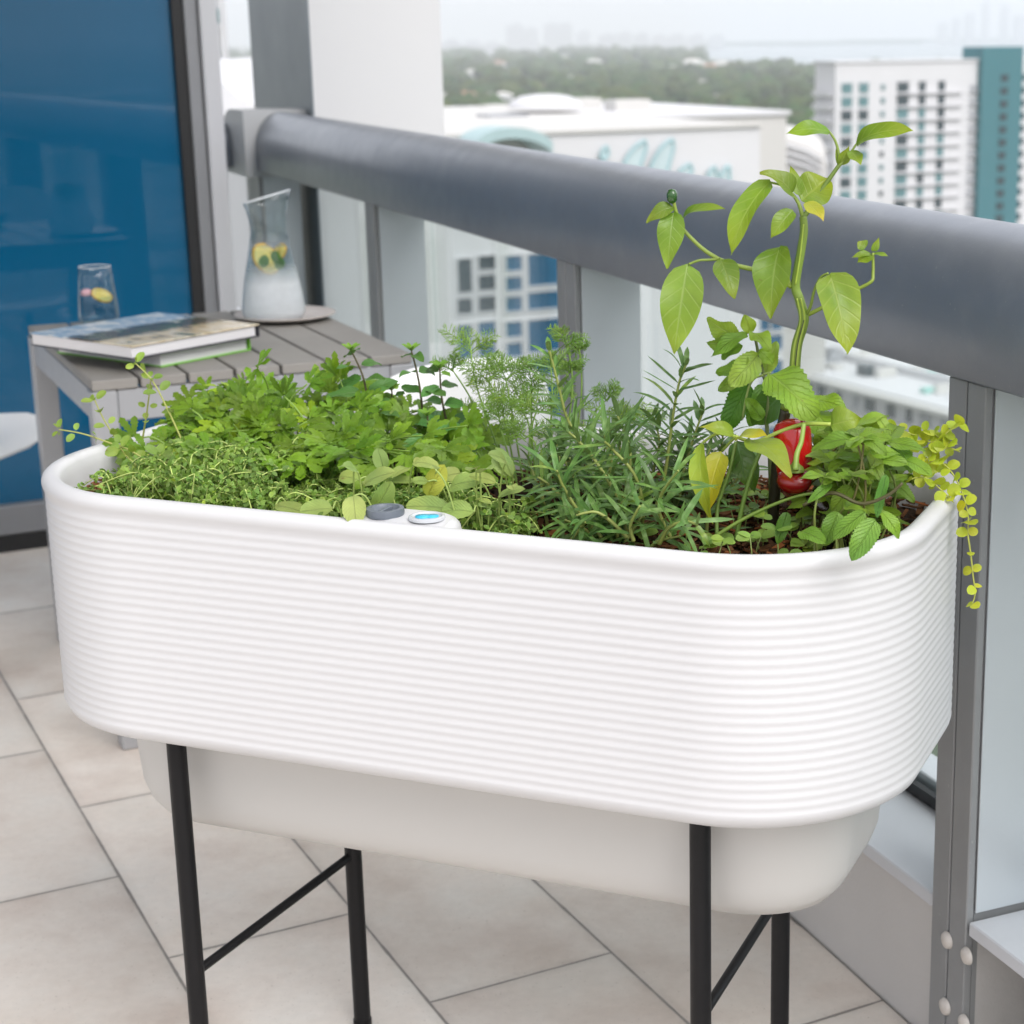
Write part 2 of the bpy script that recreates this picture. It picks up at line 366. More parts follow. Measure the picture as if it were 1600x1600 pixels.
# ================================================================== PLANTER
m_shell=pbr('white plastic',(.635,.633,.643),.38,0,.012,3,.03,900,.45,rvar=.03)
m_tub=pbr('shaded white plastic',(.55,.54,.52),.42,0,.02,3,.03,900,.4)  # darker than the shell: the shade beneath it put into the colour
m_leg=pbr('black satin steel',(.006,.006,.007),.42,0,.05,9,.05,500,.28)
ZR=.880;PLL,PLW,PK=1.134,.556,.74;PR=PK*PLW/2
def plan(o,z,n=22,ns=40):
    r=max(PR-o,.02);ax=PLL/2-PR;ay=PLW/2-PR;P=[]
    def arc(cx,cy,a0):
        for i in range(n+1):
            t=a0+math.pi/2*i/n;P.append((cx+r*math.cos(t),cy+r*math.sin(t)))
    arc(ax,ay,0)
    for i in range(1,ns): P.append((ax-2*ax*i/ns,ay+r))
    arc(-ax,ay,math.pi/2);arc(-ax,-ay,math.pi)
    for i in range(1,ns): P.append((-ax+2*ax*i/ns,-ay-r))
    arc(ax,-ay,1.5*math.pi)
    return [W(x,y,z) for x,y in P]
planter=thing('planter',W(0,0,0),'long white ribbed planter tub on black legs, filled with herbs','planter')
prof=[(.10,.578),(.03,.571),(.014,.572),(.006,.577),(.002,.585)]
z0,z1,nr=.590,.860,25
for i in range(nr*6+1):
    ph=i/6;z=z0+(z1-z0)*i/(nr*6);prof.append((.0008*(.5-.5*math.cos(2*math.pi*ph))**.8+.0006,z))
prof=[p for p in prof]
prof+=[(-.0008,.8635),(-.0018,.867),(-.0018,.871),(-.0002,.8755),(.0035,.8788),(.008,.880),(.013,.8798),(.0185,.8775),(.022,.872),(.0245,.860),(.031,.82),(.034,.76)]
b=MB();b.rings([plan(o,z) for o,z in prof]);b.build('shell',m_shell,planter)
# small moulded mark near the rim on the front right
b=MB()
tp=[(.058,.60),(.066,.56),(.070,.50),(.075,.45),(.083,.428),(.098,.411),(.118,.4035),(.15,.4025)]
def plan2(o,z):
    return [PC+EX*((p-PC).dot(EX)*.993-.005)+EY*((p-PC).dot(EY)*.83)+V((0,0,p.z)) for p in plan(o,z)]
b.rings([plan2(o,z) for o,z in tp][::-1]);b.poly(plan2(.15,.4025)[::-1]);b.build('reservoir',m_tub,planter)
LX0,LX1,LY=-.351,.348,.205
for x,y in((LX0,-LY),(LX1,-LY),(-.285,.088),(.352,.09)):
    if 1:
        b=MB();b.tube([W(x,y,.012),W(x,y,.6)],.0122,n=20);b.tube([W(x,y,0),W(x,y,.012)],.0135,n=20);b.build('leg',m_leg,planter,ang=40)
for x,P0 in((LX0,PL(322,1524,-LY)),(LX1,PL(1128,1597,-LY))):
    b=MB();b.tube([W(x,-LY+.006,P0.z),W(-.285 if x<0 else .352,.085,P0.z+(.048 if x<0 else .02))],.0062,n=14)
    b.build('brace',m_leg,planter,ang=40)
# fill-hole housing on the front rim
g1=atz(602,802,.8825);g2=atz(667,809,.8825)
l1=((g1-PC).dot(EX),(g1-PC).dot(EY));l2=((g2-PC).dot(EX),(g2-PC).dot(EY))
gy=(l1[1]+l2[1])/2
b=MB()
def slab(x0,x1,y0,y1,r,z):
    P=[]
    for cx,cy,a0 in((x1-r,y1-r,0),(x0+r,y1-r,90)):
        for i in range(13): t=rad(a0+90*i/12);P.append(W(cx+r*math.cos(t),cy+r*math.sin(t),z))
    P+= [W(x0-.03*(.886-z)*8,y0,z-.003),W(x1+.03*(.886-z)*8,y0,z-.003)]
    return P
xa,xb,ya,yb=l1[0]-.045,l2[0]+.036,-.263,gy+.029
R=[slab(xa-e,xb+e,ya,yb+e*.5,.034,z) for e,z in((.006,.80),(.004,.868),(.0025,.876),(-.001,.8805),(-.005,.8825))]
b.rings(R);b.poly(R[-1]);b.build('gauge_housing',m_shell,planter,ang=60)
m_gcap=pbr('slate plastic',(.13,.15,.18),.4)
cap=MB();cap.lathe((g1.x,g1.y,.8825),[(.0213,-.002),(.0218,.003),(.021,.0065),(.0165,.0068),(.0155,.0055),(.013,.0022),(.008,.0006),(.0001,.0002)],40);capo=cap.build('fill_cap',m_gcap,planter,ang=50)
b=MB();b.bbox((g1.x,g1.y,.886),.0026,.0125,.0028,EX,EY,b=.001);b.build('grip',m_gcap,capo,smooth=False)
m_clear=pbr('milky plastic',(.55,.57,.60),.2,0,.02,5,spec=.6)
b=MB();b.lathe((g2.x,g2.y,.8825),[(.0205,-.001),(.0205,.0018),(.0185,.003),(.0165,.0026),(.0155,.0012),(.0001,.001)],40);ind=b.build('level_window',m_clear,planter,ang=50)
b=MB()
b.lathe((g2.x-.0045,g2.y,.8837),[(.0085,0),(.0085,.0012),(.0001,.0016)],24);b.lathe((g2.x+.0055,g2.y+.001,.8837),[(.0078,0),(.0078,.0010),(.0001,.0013)],24)
b.build('float',pbr('blue float',(.05,.50,.72),.3),ind)
# soil with bark chips
SZ=.822
m_soil=pbr('soil',(.030,.019,.012),.9,0,.5,40,.8,120,.1,tint=True)
rnd=random.Random(5);b=MB()
P=plan(.033,SZ);n=len(P);ctr=W(0,0,SZ+.012)
rings=[]
for k in range(12):
    f=1-k/12;rings.append([ctr+(p-ctr)*f+V((0,0,rnd.uniform(-.006,.006)+.008*math.sin(p.x*40+k)+.004*(1-f))) for p in P])
b.rings(rings[::1])
for i in range(3400):
    x=rnd.uniform(-.52,.52);y=rnd.uniform(-.24,.24)
    if i>700:
        x=rnd.gauss(.27,.10) if i%3 else rnd.gauss(-.47,.05);y=rnd.uniform(-.25,.22) if i%3 else rnd.gauss(-.12,.06)
    ex=max(abs(x)-(PLL/2-PR),0);ey=max(abs(y)-(PLW/2-PR),0)
    if math.hypot(ex,ey)>PR-.04: continue
    c=W(x,y,SZ+.012+rnd.uniform(-.004,.014));a=rnd.uniform(0,6.3);d=V((math.cos(a),math.sin(a),rnd.uniform(-.4,.4))).normalized()
    s=d.cross(V((rnd.uniform(-.3,.3),rnd.uniform(-.3,.3),1))).normalized();u=d.cross(s)
    t=rnd.random();tint=(4.5*t+1.2,2.9*t+1.1,1.8*t+1.0) if t<.85 else (7.5,4.2,2.5)
    b.box(c,rnd.uniform(.003,.016),rnd.uniform(.0012,.004),.001,d,s,u,tint)
tag(b.build('soil',m_soil,smooth=False),'dark potting soil with reddish bark chips inside the white planter','soil',kind='stuff')
# ================================================================== TABLE AND WHAT STANDS ON IT
m_slat=pbr('grey brown slat',(.27,.255,.235),.55,0,.1,7,.25,200,stretch=(1,1,1))
m_tfr=pbr('silver aluminium',(.40,.405,.42),.42,.3,.04,7)
TW=rad(-27);TU=V((math.sin(TW),math.cos(TW),0));TX=V((math.cos(TW),-math.sin(TW),0))
T0=V((-1.107,3.44,0));TWD,TLN,TZ=.655,.805,.762
def tp_(x,y,z): return T0+TX*x+TU*y+V((0,0,z))
table=thing('outdoor_table',tp_(TWD/2,TLN/2,0),'outdoor table with grey brown slatted top and silver metal frame','table')
b=MB();w=TWD/7
for i in range(7): b.bbox(tp_(w*(i+.5),TLN/2,TZ-.010),w/2-.0032,TLN/2,.010,TX,TU,b=.002)
b.build('tabletop',m_slat,table,smooth=False)
b=MB()
for (x,y,hx,hy) in((TWD/2,.018,TWD/2-.0505,.014),(TWD/2,TLN-.018,TWD/2-.0505,.014),(.018,TLN/2,.014,TLN/2-.0505),(TWD-.018,TLN/2,.014,TLN/2-.0505),(TWD/2,TLN/2,TWD/2-.034,.014)):
    b.bbox(tp_(x,y,TZ-.0525),hx,hy,.031,TX,TU,b=.002)
b.build('apron',m_tfr,table,smooth=False)
for x in(.025,TWD-.025):
    for y in(.025,TLN-.025):
        b=MB();b.bbox(tp_(x,y,(TZ-.0215)/2),.025,.025,(TZ-.0215)/2,TX,TU,b=.003);b.build('leg',m_tfr,table,smooth=False)
def book_cover_mat():
    m,nt,out=new('printed photo cover');uv=N(nt,'UVMap');sx=N(nt,'SeparateXYZ');L(nt,uv.outputs[0],sx.inputs[0])
    mp=N(nt,'VectorMath',operation='MULTIPLY');L(nt,uv.outputs[0],mp.inputs[0]);mp.inputs[1].default_value=(9,5,1)
    nz=NOISE(nt,1.2,5,mp.outputs[0],.65);vo=N(nt,'TexVoronoi');L(nt,mp.outputs[0],vo.inputs['Vector']);vo.inputs['Scale'].default_value=1.1
    sky=RAMP(nt,nz,[(.35,(.22,.36,.52)),(.5,(.42,.52,.62)),(.62,(.75,.76,.76))])
    dk=RAMP(nt,nz,[(.35,(.015,.03,.012)),(.5,(.09,.05,.03)),(.62,(.06,.14,.03)),(.7,(.5,.45,.4))])
    tan=RAMP(nt,M(nt,'MULTIPLY_ADD',nz,.6,M(nt,'MULTIPLY',vo.outputs['Distance'],.4)),[(.3,(.10,.07,.03)),(.45,(.62,.50,.30)),(.6,(.75,.66,.5)),(.75,(.12,.13,.05))])
    y=M(nt,'ADD',sx.outputs[1],M(nt,'MULTIPLY_ADD',nz,.3,-.15))
    def st(a): 
        n=N(nt,'MapRange');n.inputs[1].default_value=a-.05;n.inputs[2].default_value=a+.05;L(nt,y,n.inputs[0]);return n.outputs[0]
    c=MIX(nt,st(.33),tan,dk);c=MIX(nt,st(.62),c,sky)
    b=N(nt,'BsdfPrincipled');L(nt,c,b.inputs['Base Color']);b.inputs['Roughness'].default_value=.25;b.inputs['Coat Weight'].default_value=.4
    L(nt,b.outputs[0],out.inputs[0]);return m
m_page=pbr('page edges',(.72,.71,.72),.8,0,.12,300,stretch=(.1,.1,6))
def book(name,near,left,right,zb,th,cm,label,sm=None,rot=0,lk=1.):
    # near/left/right are photo points of three corners of the top cover; the book is made square from them
    z=zb+th;A=atz(*near,z);B=atz(*right,z);Cc=atz(*left,z)
    ux=(B-A);lx=ux.length;ux.normalize();ux=Matrix.Rotation(rad(rot),3,'Z')@ux;uy=V((-ux.y,ux.x,0));ly=(Cc-A).dot(uy)*lk
    t=thing(name,A+ux*lx/2+uy*ly/2+V((0,0,-th)),label,'book')
    def q(x,y,zz): return A+ux*x+uy*y+V((0,0,zz-z))
    bt=.0028
    for nm,zz in(('front_cover',z-bt/2),('back_cover',zb+bt/2)):
        b=MB();b.bbox(q(lx/2,ly/2,zz),lx/2,ly/2,bt/2,ux,uy,b=.0008)
        o0=len(b.v);b.uv=[[((b.v[i]-q(0,0,zz)).dot(ux)/lx,(b.v[i]-q(0,0,zz)).dot(uy)/ly) for i in f] for f in b.f]
        b.build(nm,cm if nm=='front_cover' else (sm or cm),t,smooth=False)
    b=MB();b.bbox(q(lx-.0015,ly/2,zb+th/2),.0015,ly/2,th/2-bt,ux,uy,b=.0004);b.build('spine',sm or cm,t,smooth=False)
    b=MB();b.box(q(lx/2-.003,ly/2,zb+th/2),lx/2-.005,ly/2-.005,th/2-bt-.0002,ux,uy);b.build('pages',m_page,t,smooth=False)
    return t
m_green=pbr('lime cover',(.22,.56,.06),.4)
m_navy=pbr('dark cover edge',(.035,.035,.045),.4)
zb1=TZ+.0004
book('book',(251,552),(120,525),(391,526),zb1,.029,m_green,'lime green hardback book lying underneath the photo book')
book('book',(206,541),(79,512),(394,505),zb1+.0295,.027,book_cover_mat(),'large hardback with a colourful landscape photo cover on top of the green book',m_navy,rot=-3.5,lk=.95)
# --- plate, carafe, tumbler
m_plate_c=pbr('stoneware',(.52,.47,.44),.35,0,.08,30)
pc=atz(446,499,TZ)
b=MB();b.lathe((pc.x,pc.y,TZ),[(.0001,.001),(.06,.001),(.085,.004),(.116,.013),(.1175,.0155),(.1155,.0165),(.085,.009),(.06,.0062),(.0001,.006)],56)
tag(b.build('plate',m_plate_c),'round beige plate under the water carafe','plate')
cc=atz(429,503,TZ);CB=TZ+.0065
m_clr=archglass('clear glass',(.94,.965,.97),.005,1.5)
def frosted():
    m,nt,out=new('misted glass');t=N(nt,'BsdfTransparent');t.inputs[0].default_value=(.9,.93,.95,1)
    d=N(nt,'BsdfDiffuse');d.inputs[0].default_value=(.92,.93,.95,1);tr=N(nt,'BsdfTranslucent');tr.inputs[0].default_value=(.88,.91,.93,1)
    a=N(nt,'MixShader');a.inputs[0].default_value=.40;L(nt,d.outputs[0],a.inputs[1]);L(nt,tr.outputs[0],a.inputs[2])
    tc=N(nt,'NewGeometry');sp=N(nt,'SeparateXYZ');L(nt,tc.outputs['Position'],sp.inputs[0])
    mr=N(nt,'MapRange');mr.inputs[1].default_value=CB+.135;mr.inputs[2].default_value=CB+.085;mr.inputs[3].default_value=.04;mr.inputs[4].default_value=.86;L(nt,sp.outputs[2],mr.inputs[0])
    fac=M(nt,'MULTIPLY',mr.outputs[0],M(nt,'MULTIPLY_ADD',NOISE(nt,60,3),.2,.90))
    b=N(nt,'MixShader');L(nt,fac,b.inputs[0]);L(nt,t.outputs[0],b.inputs[1]);L(nt,a.outputs[0],b.inputs[2])
    fr=FRES(nt,1.5);g=N(nt,'BsdfGlossy');g.inputs['Roughness'].default_value=.12
    c=N(nt,'MixShader');L(nt,fr.outputs[0],c.inputs[0]);L(nt,b.outputs[0],c.inputs[1]);L(nt,g.outputs[0],c.inputs[2]);L(nt,c.outputs[0],out.inputs[0]);return m
car=thing('carafe',(cc.x,cc.y,CB),'tall glass carafe of lemon and mint water, misted below and slanted at the lip','carafe')
def shl(p,z):
    if z<.20:return 0
    return (z-.20)/.085*(p.x*.30)
outer=[(.052,0),(.064,.003),(.0715,.016),(.072,.026),(.068,.060),(.059,.110),(.049,.160),(.0445,.185)]
neck=[(.0445,.185),(.0405,.200),(.040,.210),(.043,.232),(.049,.262),(.054,.280)]
def thick(p,t=.0022): return p+[(r-t,z) for r,z in p[::-1]]
b=MB();b.lathe((cc.x,cc.y,CB),outer,44);b.lathe((cc.x,cc.y,CB),[(.0001,.001),(.052,0)],44);b.build('misted_body',frosted(),car)
b=MB();b.lathe((cc.x,cc.y,CB),thick(neck),44,shear=shl);b.build('neck',m_clr,car)
b=MB();rim=[];
for k in range(45):
    t=2*math.pi*k/44;x=.053*math.cos(t);y=.053*math.sin(t);rim.append(V((cc.x+x,cc.y+y,CB+.281+shl(V((x,y,0)),.281))))
b.tube(rim,.0016,n=6,cap=False);b.build('lip',pbr('glass lip',(.7,.74,.77),.1,0,.02,5,spec=.8),car)
def watermat(c=(.80,.87,.89)):
    return archglass('water',c,.0,1.2)
m_water=watermat()
b=MB();b.lathe((cc.x,cc.y,CB),[(r-.004,z+.003) for r,z in outer[:-1]],32);b.lathe((cc.x,cc.y,CB),[(.044,.171),(.0001,.171)],32)
tag(b.build('carafe_water',m_water),'clear water filling the glass carafe up to its neck','water')
m_lemon=pbr('lemon flesh',(.85,.60,.07),.35,0,.25,120,tint=True)
def slice_(name,c,r,nrm,label,half=False):
    b=MB();nrm=V(nrm).normalized();u=nrm.orthogonal().normalized();w=nrm.cross(u);c=V(c);n=20
    for q0,q1,tn in((0,.80,(1.0,1.1,2.2)),(.80,.88,(1.1,1.4,4.5)),(.88,1.,(.95,.72,.1))):
        rr=[]
        for q,h in((q0,-.002),(q1,-.002),(q1,.002),(q0,.002)): rr.append([c+(u*math.cos(2*math.pi*k/n)+w*math.sin(2*math.pi*k/n))*(r*max(q,.001))+nrm*h for k in range(n)])
        b.rings(rr+[rr[0]],tint=tn)
    return tag(b.build(name,m_lemon),label,'lemon slice')
slice_('lemon_slice',(cc.x-.010,cc.y-.004,CB+.140),.039,(.80,-.50,.45),'lemon slice with deep yellow rind leaning in the carafe water, left of the mint')
slice_('lemon_slice',(cc.x+.018,cc.y+.012,CB+.152),.024,(-.6,-.6,.5),'paler lemon slice behind the mint leaf at the right of the carafe')
gc=atz(156,513,TZ);GB=TZ
tum=thing('tumbler',(gc.x,gc.y,GB),'stemless drinking glass of water with floating garnish beside the books','tumbler')
gp=[(.026,0),(.036,.004),(.0445,.022),(.0455,.034),(.043,.070),(.0385,.115),(.036,.141)]
b=MB();b.lathe((gc.x,gc.y,GB),[(.0001,.004)]+thick(gp,.0018)[:]+[(.0001,.006)],40);b.build('glass_bowl',m_clr,tum)
b=MB();rim=[V((gc.x+.0352*math.cos(2*math.pi*k/40),gc.y+.0352*math.sin(2*math.pi*k/40),GB+.141)) for k in range(41)];b.tube(rim,.0011,n=6,cap=False);b.build('rim',D.materials['glass lip'],tum)
b=MB();b.lathe((gc.x,gc.y,GB),[(.0001,.008)]+[(r-.0035,z+.006) for r,z in gp[:4]]+[(.0395,.074),(.0001,.0745)],32);tag(b.build('tumbler_water',m_water),'clear water half filling the stemless glass','water')
slice_('lemon_slice',(gc.x+.015,gc.y-.012,GB+.077),.024,(.5,-.35,.85),'thin lemon slice floating in the stemless glass')
b=MB();b.lathe((gc.x-.020,gc.y-.012,GB+.076),[(.0001,.016),(.008,.015),(.013,.008),(.011,.001),(.0001,0)],12);tag(b.build('petal',pbr('pink petal',(.80,.42,.47),.6)),'pink flower petal floating in the stemless glass','petal')
# ================================================================== CHAIRS
m_chair=pbr('white chair plastic',(.84,.845,.85),.35,0,.015,4)
m_cleg=pbr('white painted leg',(.75,.76,.77),.4)
def make_chair(pos,face,label,sc=1.):
    fd=V((math.cos(face),math.sin(face),0));sd=V((-fd.y,fd.x,0))
    t=thing('shell_chair',pos,label,'chair','white shell chairs round the table')
    pos=V(pos)
    path=cr([V((.27,0,.425)),V((.22,0,.445)),V((.05,0,.435)),V((-.10,0,.435)),V((-.19,0,.475)),V((-.235,0,.56)),V((-.265,0,.68)),V((-.285,0,.79)),V((-.295,0,.845))],5)
    m=len(path);top=[];
    def wid(u):
        if u<.12: return .205*math.sqrt(max(1-((.12-u)/.13)**2,.0))+.0
        if u<.45: return .205+.02*(u-.12)/.33
        if u<.6: return .225-.01*(u-.45)/.15
        return .215*max(1-((u-.6)/.4)**3.2,0.)**.5
    def ring(off):
        R=[]
        for i,p in enumerate(path):
            d=(path[min(i+1,m-1)]-path[max(i-1,0)]).normalized();nrm=V((d.z,0,-d.x)) # up/forward side
            if nrm.z<0 and i<m*.4:nrm=-nrm
            u=i/(m-1);w=max(wid(u),.004);row=[]
            for k in range(13):
                q=-1+2*k/12;cup=.035*abs(q)**2.5*(1 if u>.15 else u/.15)
                pp=p+nrm*(cup-off);row.append(pos+fd*pp.x+sd*(q*w)+V((0,0,pp.z)))
            R.append(row)
        return R
    b=MB();A=ring(0);B=ring(.009);b.rings(A,False);b.rings([r[::-1] for r in B],False)
    edge=lambda R:[R[i][0] for i in range(m)]+R[-1][1:]+[R[i][-1] for i in range(m-2,-1,-1)]+R[0][-2:0:-1]
    b.rings([edge(A),edge(B)]);b.build('seat_shell',m_chair,t,ang=60)
    for sx,sy in((.05,.13),(.05,-.13),(-.13,.13),(-.13,-.13)):
        b=MB();b.tube([pos+fd*sx+sd*sy+V((0,0,.43)),pos+fd*(sx*1.08)+sd*(sy*1.2)],.013,.009,n=12);b.build('leg',m_cleg,t)
    return t
make_chair((-.52,3.36,0),math.atan2(.80,-.60),'white plastic shell chair with rounded back pushed up to the table behind the planter')
make_chair((-1.86,4.38,0),rad(-12),'white plastic shell chair at the glass door, half cut off by the picture edge')
# ================================================================== LEAVES
def prof_(kind,t,i,nl,serr):
    if kind=='ovate': f=2.74*t**.55*(1-t)
    elif kind=='oval': f=(4*t*(1-t))**.6
    elif kind=='round': f=max(1-(2*t-1)**2,0)**.5*(1-.12*t)
    elif kind=='needle': f=min(1,t*7)**.7*min(1,(1-t)*3.2)**.7
    elif kind=='mint': f=1.5*t**.48*(1-t)**.68
    elif kind=='parsley': f=1.2*t**.8*(1-t)**.2*(1-.5*abs(((2.5*t+.30)%1)*2-1)**1.5 if t>.2 else .9)
    elif kind=='lobe': f=1.45*t**.95*(1-t)**.45
    else: f=1
    if serr and i%2==1 and 0<i<nl: f*=1-serr
    return f
def leaf(mb,P,T,w,nrm,bend=.6,fold=.25,kind='ovate',nl=9,tint=(1,1,1),serr=0.,wave=0.,twist=0.,nc=2):
    ch=T-P;Ln=ch.length
    if Ln<1e-5:return
    c=ch/Ln;n=nrm-c*nrm.dot(c)
    if n.length<1e-4:n=c.orthogonal()
    n.normalize();sd=c.cross(n)
    bd=bend if abs(bend)>.02 else .02;k=2*math.sin(bd/2);vs=[];uvs=[]
    cols=[-1+j/nc for j in range(2*nc+1)]
    ph=hash((round(P.x*1e4),round(P.z*1e4)))%100/16.
    for i in range(nl+1):
        t=i/nl;a=bd*(t-.5)
        p=P+(c*(math.sin(a)+math.sin(bd/2))+n*(math.cos(a)-math.cos(bd/2)))*(Ln/k)
        nt_=n*math.cos(a)+c*math.sin(a)
        if twist:
            m=Matrix.Rotation(twist*(t-.3),3,c*math.cos(a)-n*math.sin(a));s2=m@sd;nt_=m@nt_
        else:s2=sd
        h=w/2*max(prof_(kind,t,i,nl,serr),0.)
        if i==0 or i==nl:h=max(h*.0,w*.012)
        for x in cols:
            up=h*abs(x)*math.sin(fold)+(wave*w*math.sin(9*t+ph+(2 if x<0 else 0))*abs(x) if wave else 0)
            vs.append(p+s2*(h*x*math.cos(fold))+nt_*up);uvs.append((.5+x/2,t))
    m=2*nc+1;fs=[]
    for i in range(nl):
        for j in range(m-1): fs.append((i*m+j,i*m+j+1,(i+1)*m+j+1,(i+1)*m+j))
    mb.add(vs,fs,tint,uvs)
TOC=V((.05,-.93,.36)).normalized()
def rv(r,s=1.): return V((r.uniform(-s,s),r.uniform(-s,s),r.uniform(-s,s)))
def tv(r,a=.18,y=.0):
    k=1+r.uniform(-a,a)
    if r.random()<.025: return (1.5*k,1.22*k,.75*k)
    return (k*(1+r.uniform(-.06,.10)+y),k,k*(1+r.uniform(-.15,.15)-y*.5))
# ================================================================== PEPPER PLANT (individual leaves)
m_pleaf=leafmat('pepper leaf',(.165,.275,.028),(.40,.50,.15),6,.36,.34,.42,tip=(.33,.43,.03),under=(.33,.46,.14))
m_pyel=leafmat('yellowing pepper leaf',(.36,.41,.035),(.55,.60,.14),6,.36,.38,.25,tip=(.60,.46,.02),under=(.50,.56,.16))
m_pstem=pbr('green stem',(.20,.28,.045),.45,0,.15,60,tint=True)
YP=-.02
pepper=thing('pepper_plant',W(.303,YP,SZ),'tall pepper plant with drooping bright green leaves, one red pepper and a bare upright stem','plant')
def q(x,y,o=0.): return PL(x,y,YP+o)
b=MB()
def st(pts,r0,r1,o=0.,o1=None,tint=(1,1,1),k=6,mb=None):
    n=len(pts);o1=o if o1 is None else o1
    (mb or b).tube(cr([q(x,y,o+(o1-o)*i/max(n-1,1)) for i,(x,y) in enumerate(pts)],k),r0,r1,n=8,tint=tint)
px=2.17/2830*1.02
st([(1206,842),(1208,800),(1213,740),(1218,690),(1228,640)],9*px,8.2*px,tint=(.16,.10,.25))
st([(1228,640),(1240,590),(1245,540),(1256,500),(1249,468),(1243,445),(1251,395),(1256,362),(1255,338)],8.6*px,5.5*px,tint=(.95,1,1))
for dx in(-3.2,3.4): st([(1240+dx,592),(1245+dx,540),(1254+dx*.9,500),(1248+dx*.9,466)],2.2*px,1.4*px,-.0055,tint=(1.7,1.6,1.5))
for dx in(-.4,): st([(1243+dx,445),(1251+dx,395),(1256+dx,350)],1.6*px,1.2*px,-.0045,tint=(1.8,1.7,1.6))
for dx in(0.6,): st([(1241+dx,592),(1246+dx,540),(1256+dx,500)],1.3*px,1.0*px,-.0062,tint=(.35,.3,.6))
st([(1255,342),(1248,318),(1238,303)],3.2*px,2.2*px);st([(1255,340),(1268,322),(1290,288),(1311,258)],4.2*px,3*px,0,.02,tint=(.7,.75,.8))
st([(1311,259),(1310,238),(1305,220),(1296,206)],2.4*px,1.6*px,.02);st([(1311,259),(1322,248),(1331,236),(1338,225)],2.4*px,1.5*px,.02,.03)
st([(1247,318),(1236,300),(1222,290),(1204,285)],2*px,1.6*px,0,-.02)
st([(1237,448),(1212,432),(1180,422),(1147,414),(1123,405)],4*px,3.2*px,0,-.03,tint=(1.15,1.1,1));st([(1123,405),(1105,394),(1088,380),(1066,356),(1056,330),(1052,311)],3.2*px,2.6*px,-.03,-.04,tint=(1.15,1.1,1))
st([(1123,405),(1108,406),(1092,407),(1076,413)],2.2*px,1.8*px,-.03,-.045)
st([(1236,450),(1230,430),(1224,402),(1222,390)],2.4*px,1.8*px,0,-.02,tint=(1.2,1.15,1.3))
st([(1257,494),(1266,490),(1290,478),(1329,457),(1360,441),(1364,428),(1364,395)],3.4*px,2.2*px,0,.03,tint=(1.1,1.05,.8))
st([(1257,496),(1266,480),(1272,455),(1282,434),(1294,427)],2.4*px,1.8*px,0,-.015)
st([(1256,662),(1252,690),(1245,710),(1243,735)],3.2*px,4.4*px,-.05,-.078,tint=(1.3,1.35,1.6));st([(1298,663),(1256,663),(1220,674),(1180,690),(1149,682)],3*px,2.8*px,-.035,-.05,tint=(1.9,1.7,1.8))
st([(1149,682),(1128,705)],2.4*px,2.*px,-.05);st([(1149,682),(1120,678),(1098,692)],2.4*px,2*px,-.05,-.06,tint=(1.6,1.5,1.3))
st([(1120,838),(1122,790),(1140,735),(1150,690)],3*px,2.6*px,-.08,-.05,tint=(.7,.8,.9));st([(1150,845),(1160,790),(1176,735),(1195,690)],3.6*px,3*px,-.07,-.05,tint=(.7,.85,.9))
st([(1118,838),(1160,812),(1215,786),(1262,772),(1310,770)],3*px,2*px,-.10,-.06,tint=(.9,1,1))
st([(1256,640),(1262,655)],3*px,3*px,0,-.035)
b.build('stem',m_pstem,pepper)
def pl(bx,by,tx,ty,w,o=0.,o1=None,bend=.5,nx=0.,ny=0.,nz=0.,fold=.22,mat=None,kind='ovate',nl=14,tint=(1,1,1),wave=.05,twist=0,label=None,bend0=None):
    mb=MB();o1=o if o1 is None else o1
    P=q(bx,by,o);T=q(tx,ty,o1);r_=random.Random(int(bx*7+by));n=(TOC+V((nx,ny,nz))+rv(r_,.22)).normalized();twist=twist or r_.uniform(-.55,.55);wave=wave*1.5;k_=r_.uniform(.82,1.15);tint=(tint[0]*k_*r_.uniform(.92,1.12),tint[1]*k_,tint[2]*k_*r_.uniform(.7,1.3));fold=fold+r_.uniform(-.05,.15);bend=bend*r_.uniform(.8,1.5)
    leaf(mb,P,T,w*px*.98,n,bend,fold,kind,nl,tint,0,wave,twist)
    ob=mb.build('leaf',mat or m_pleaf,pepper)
    if label:ob['label']=label
pl(1075,412,1053,553,64,-.045,-.065,.45,-.3,fold=.18)
pl(1126,404,1148,467,39,-.035,-.05,.4,.1)
pl(1219,384,1205,498,62,-.02,-.05,.7,-.45,fold=.35)
pl(1222,388,1232,440,14,-.015,-.01,.6,.9)
pl(1204,283,1142,399,46,-.02,-.05,.9,-.5,0,.5,fold=.3)
pl(1239,328,1204,373,31,-.01,-.03,.4,-.2)
pl(1262,316,1287,346,26,-.01,-.03,.5,.1,mat=m_pyel,fold=.15)
pl(1252,314,1294,278,56,.0,.02,.3,.1,kind='oval',fold=.12)
pl(1238,305,1187,271,36,-.005,-.03,1.0,0,0,.6)
pl(1250,306,1235,260,19,0,.01,.3,.2)
pl(1053,324,1011,349,26,-.04,-.05,1.0,0,0,.8);pl(1053,331,1043,420,41,-.04,-.06,.5,-.1)
pl(1066,344,1133,327,22,-.03,-.05,1.1,0,0,.7)
pl(1297,206,1228,209,30,.02,.0,.9,0,0,.6);pl(1338,225,1427,205,36,.03,.02,.8,0,0,.7)
pl(1312,258,1326,228,20,.02,.02,.2,.3);pl(1330,236,1345,258,22,.025,.01,.4,.3);pl(1310,258,1306,232,6,.02,.02,.2)
pl(1362,398,1340,411,26,.03,.02,.6,0,0,.3);pl(1364,393,1373,371,12,.03,.03,.3,.3);pl(1365,398,1388,401,10,.03,.03,.8,0,0,.8);pl(1361,397,1330,403,11,.03,.02,1.1,0,0,.8);pl(1352,388,1340,378,20,.03,.03,.3)
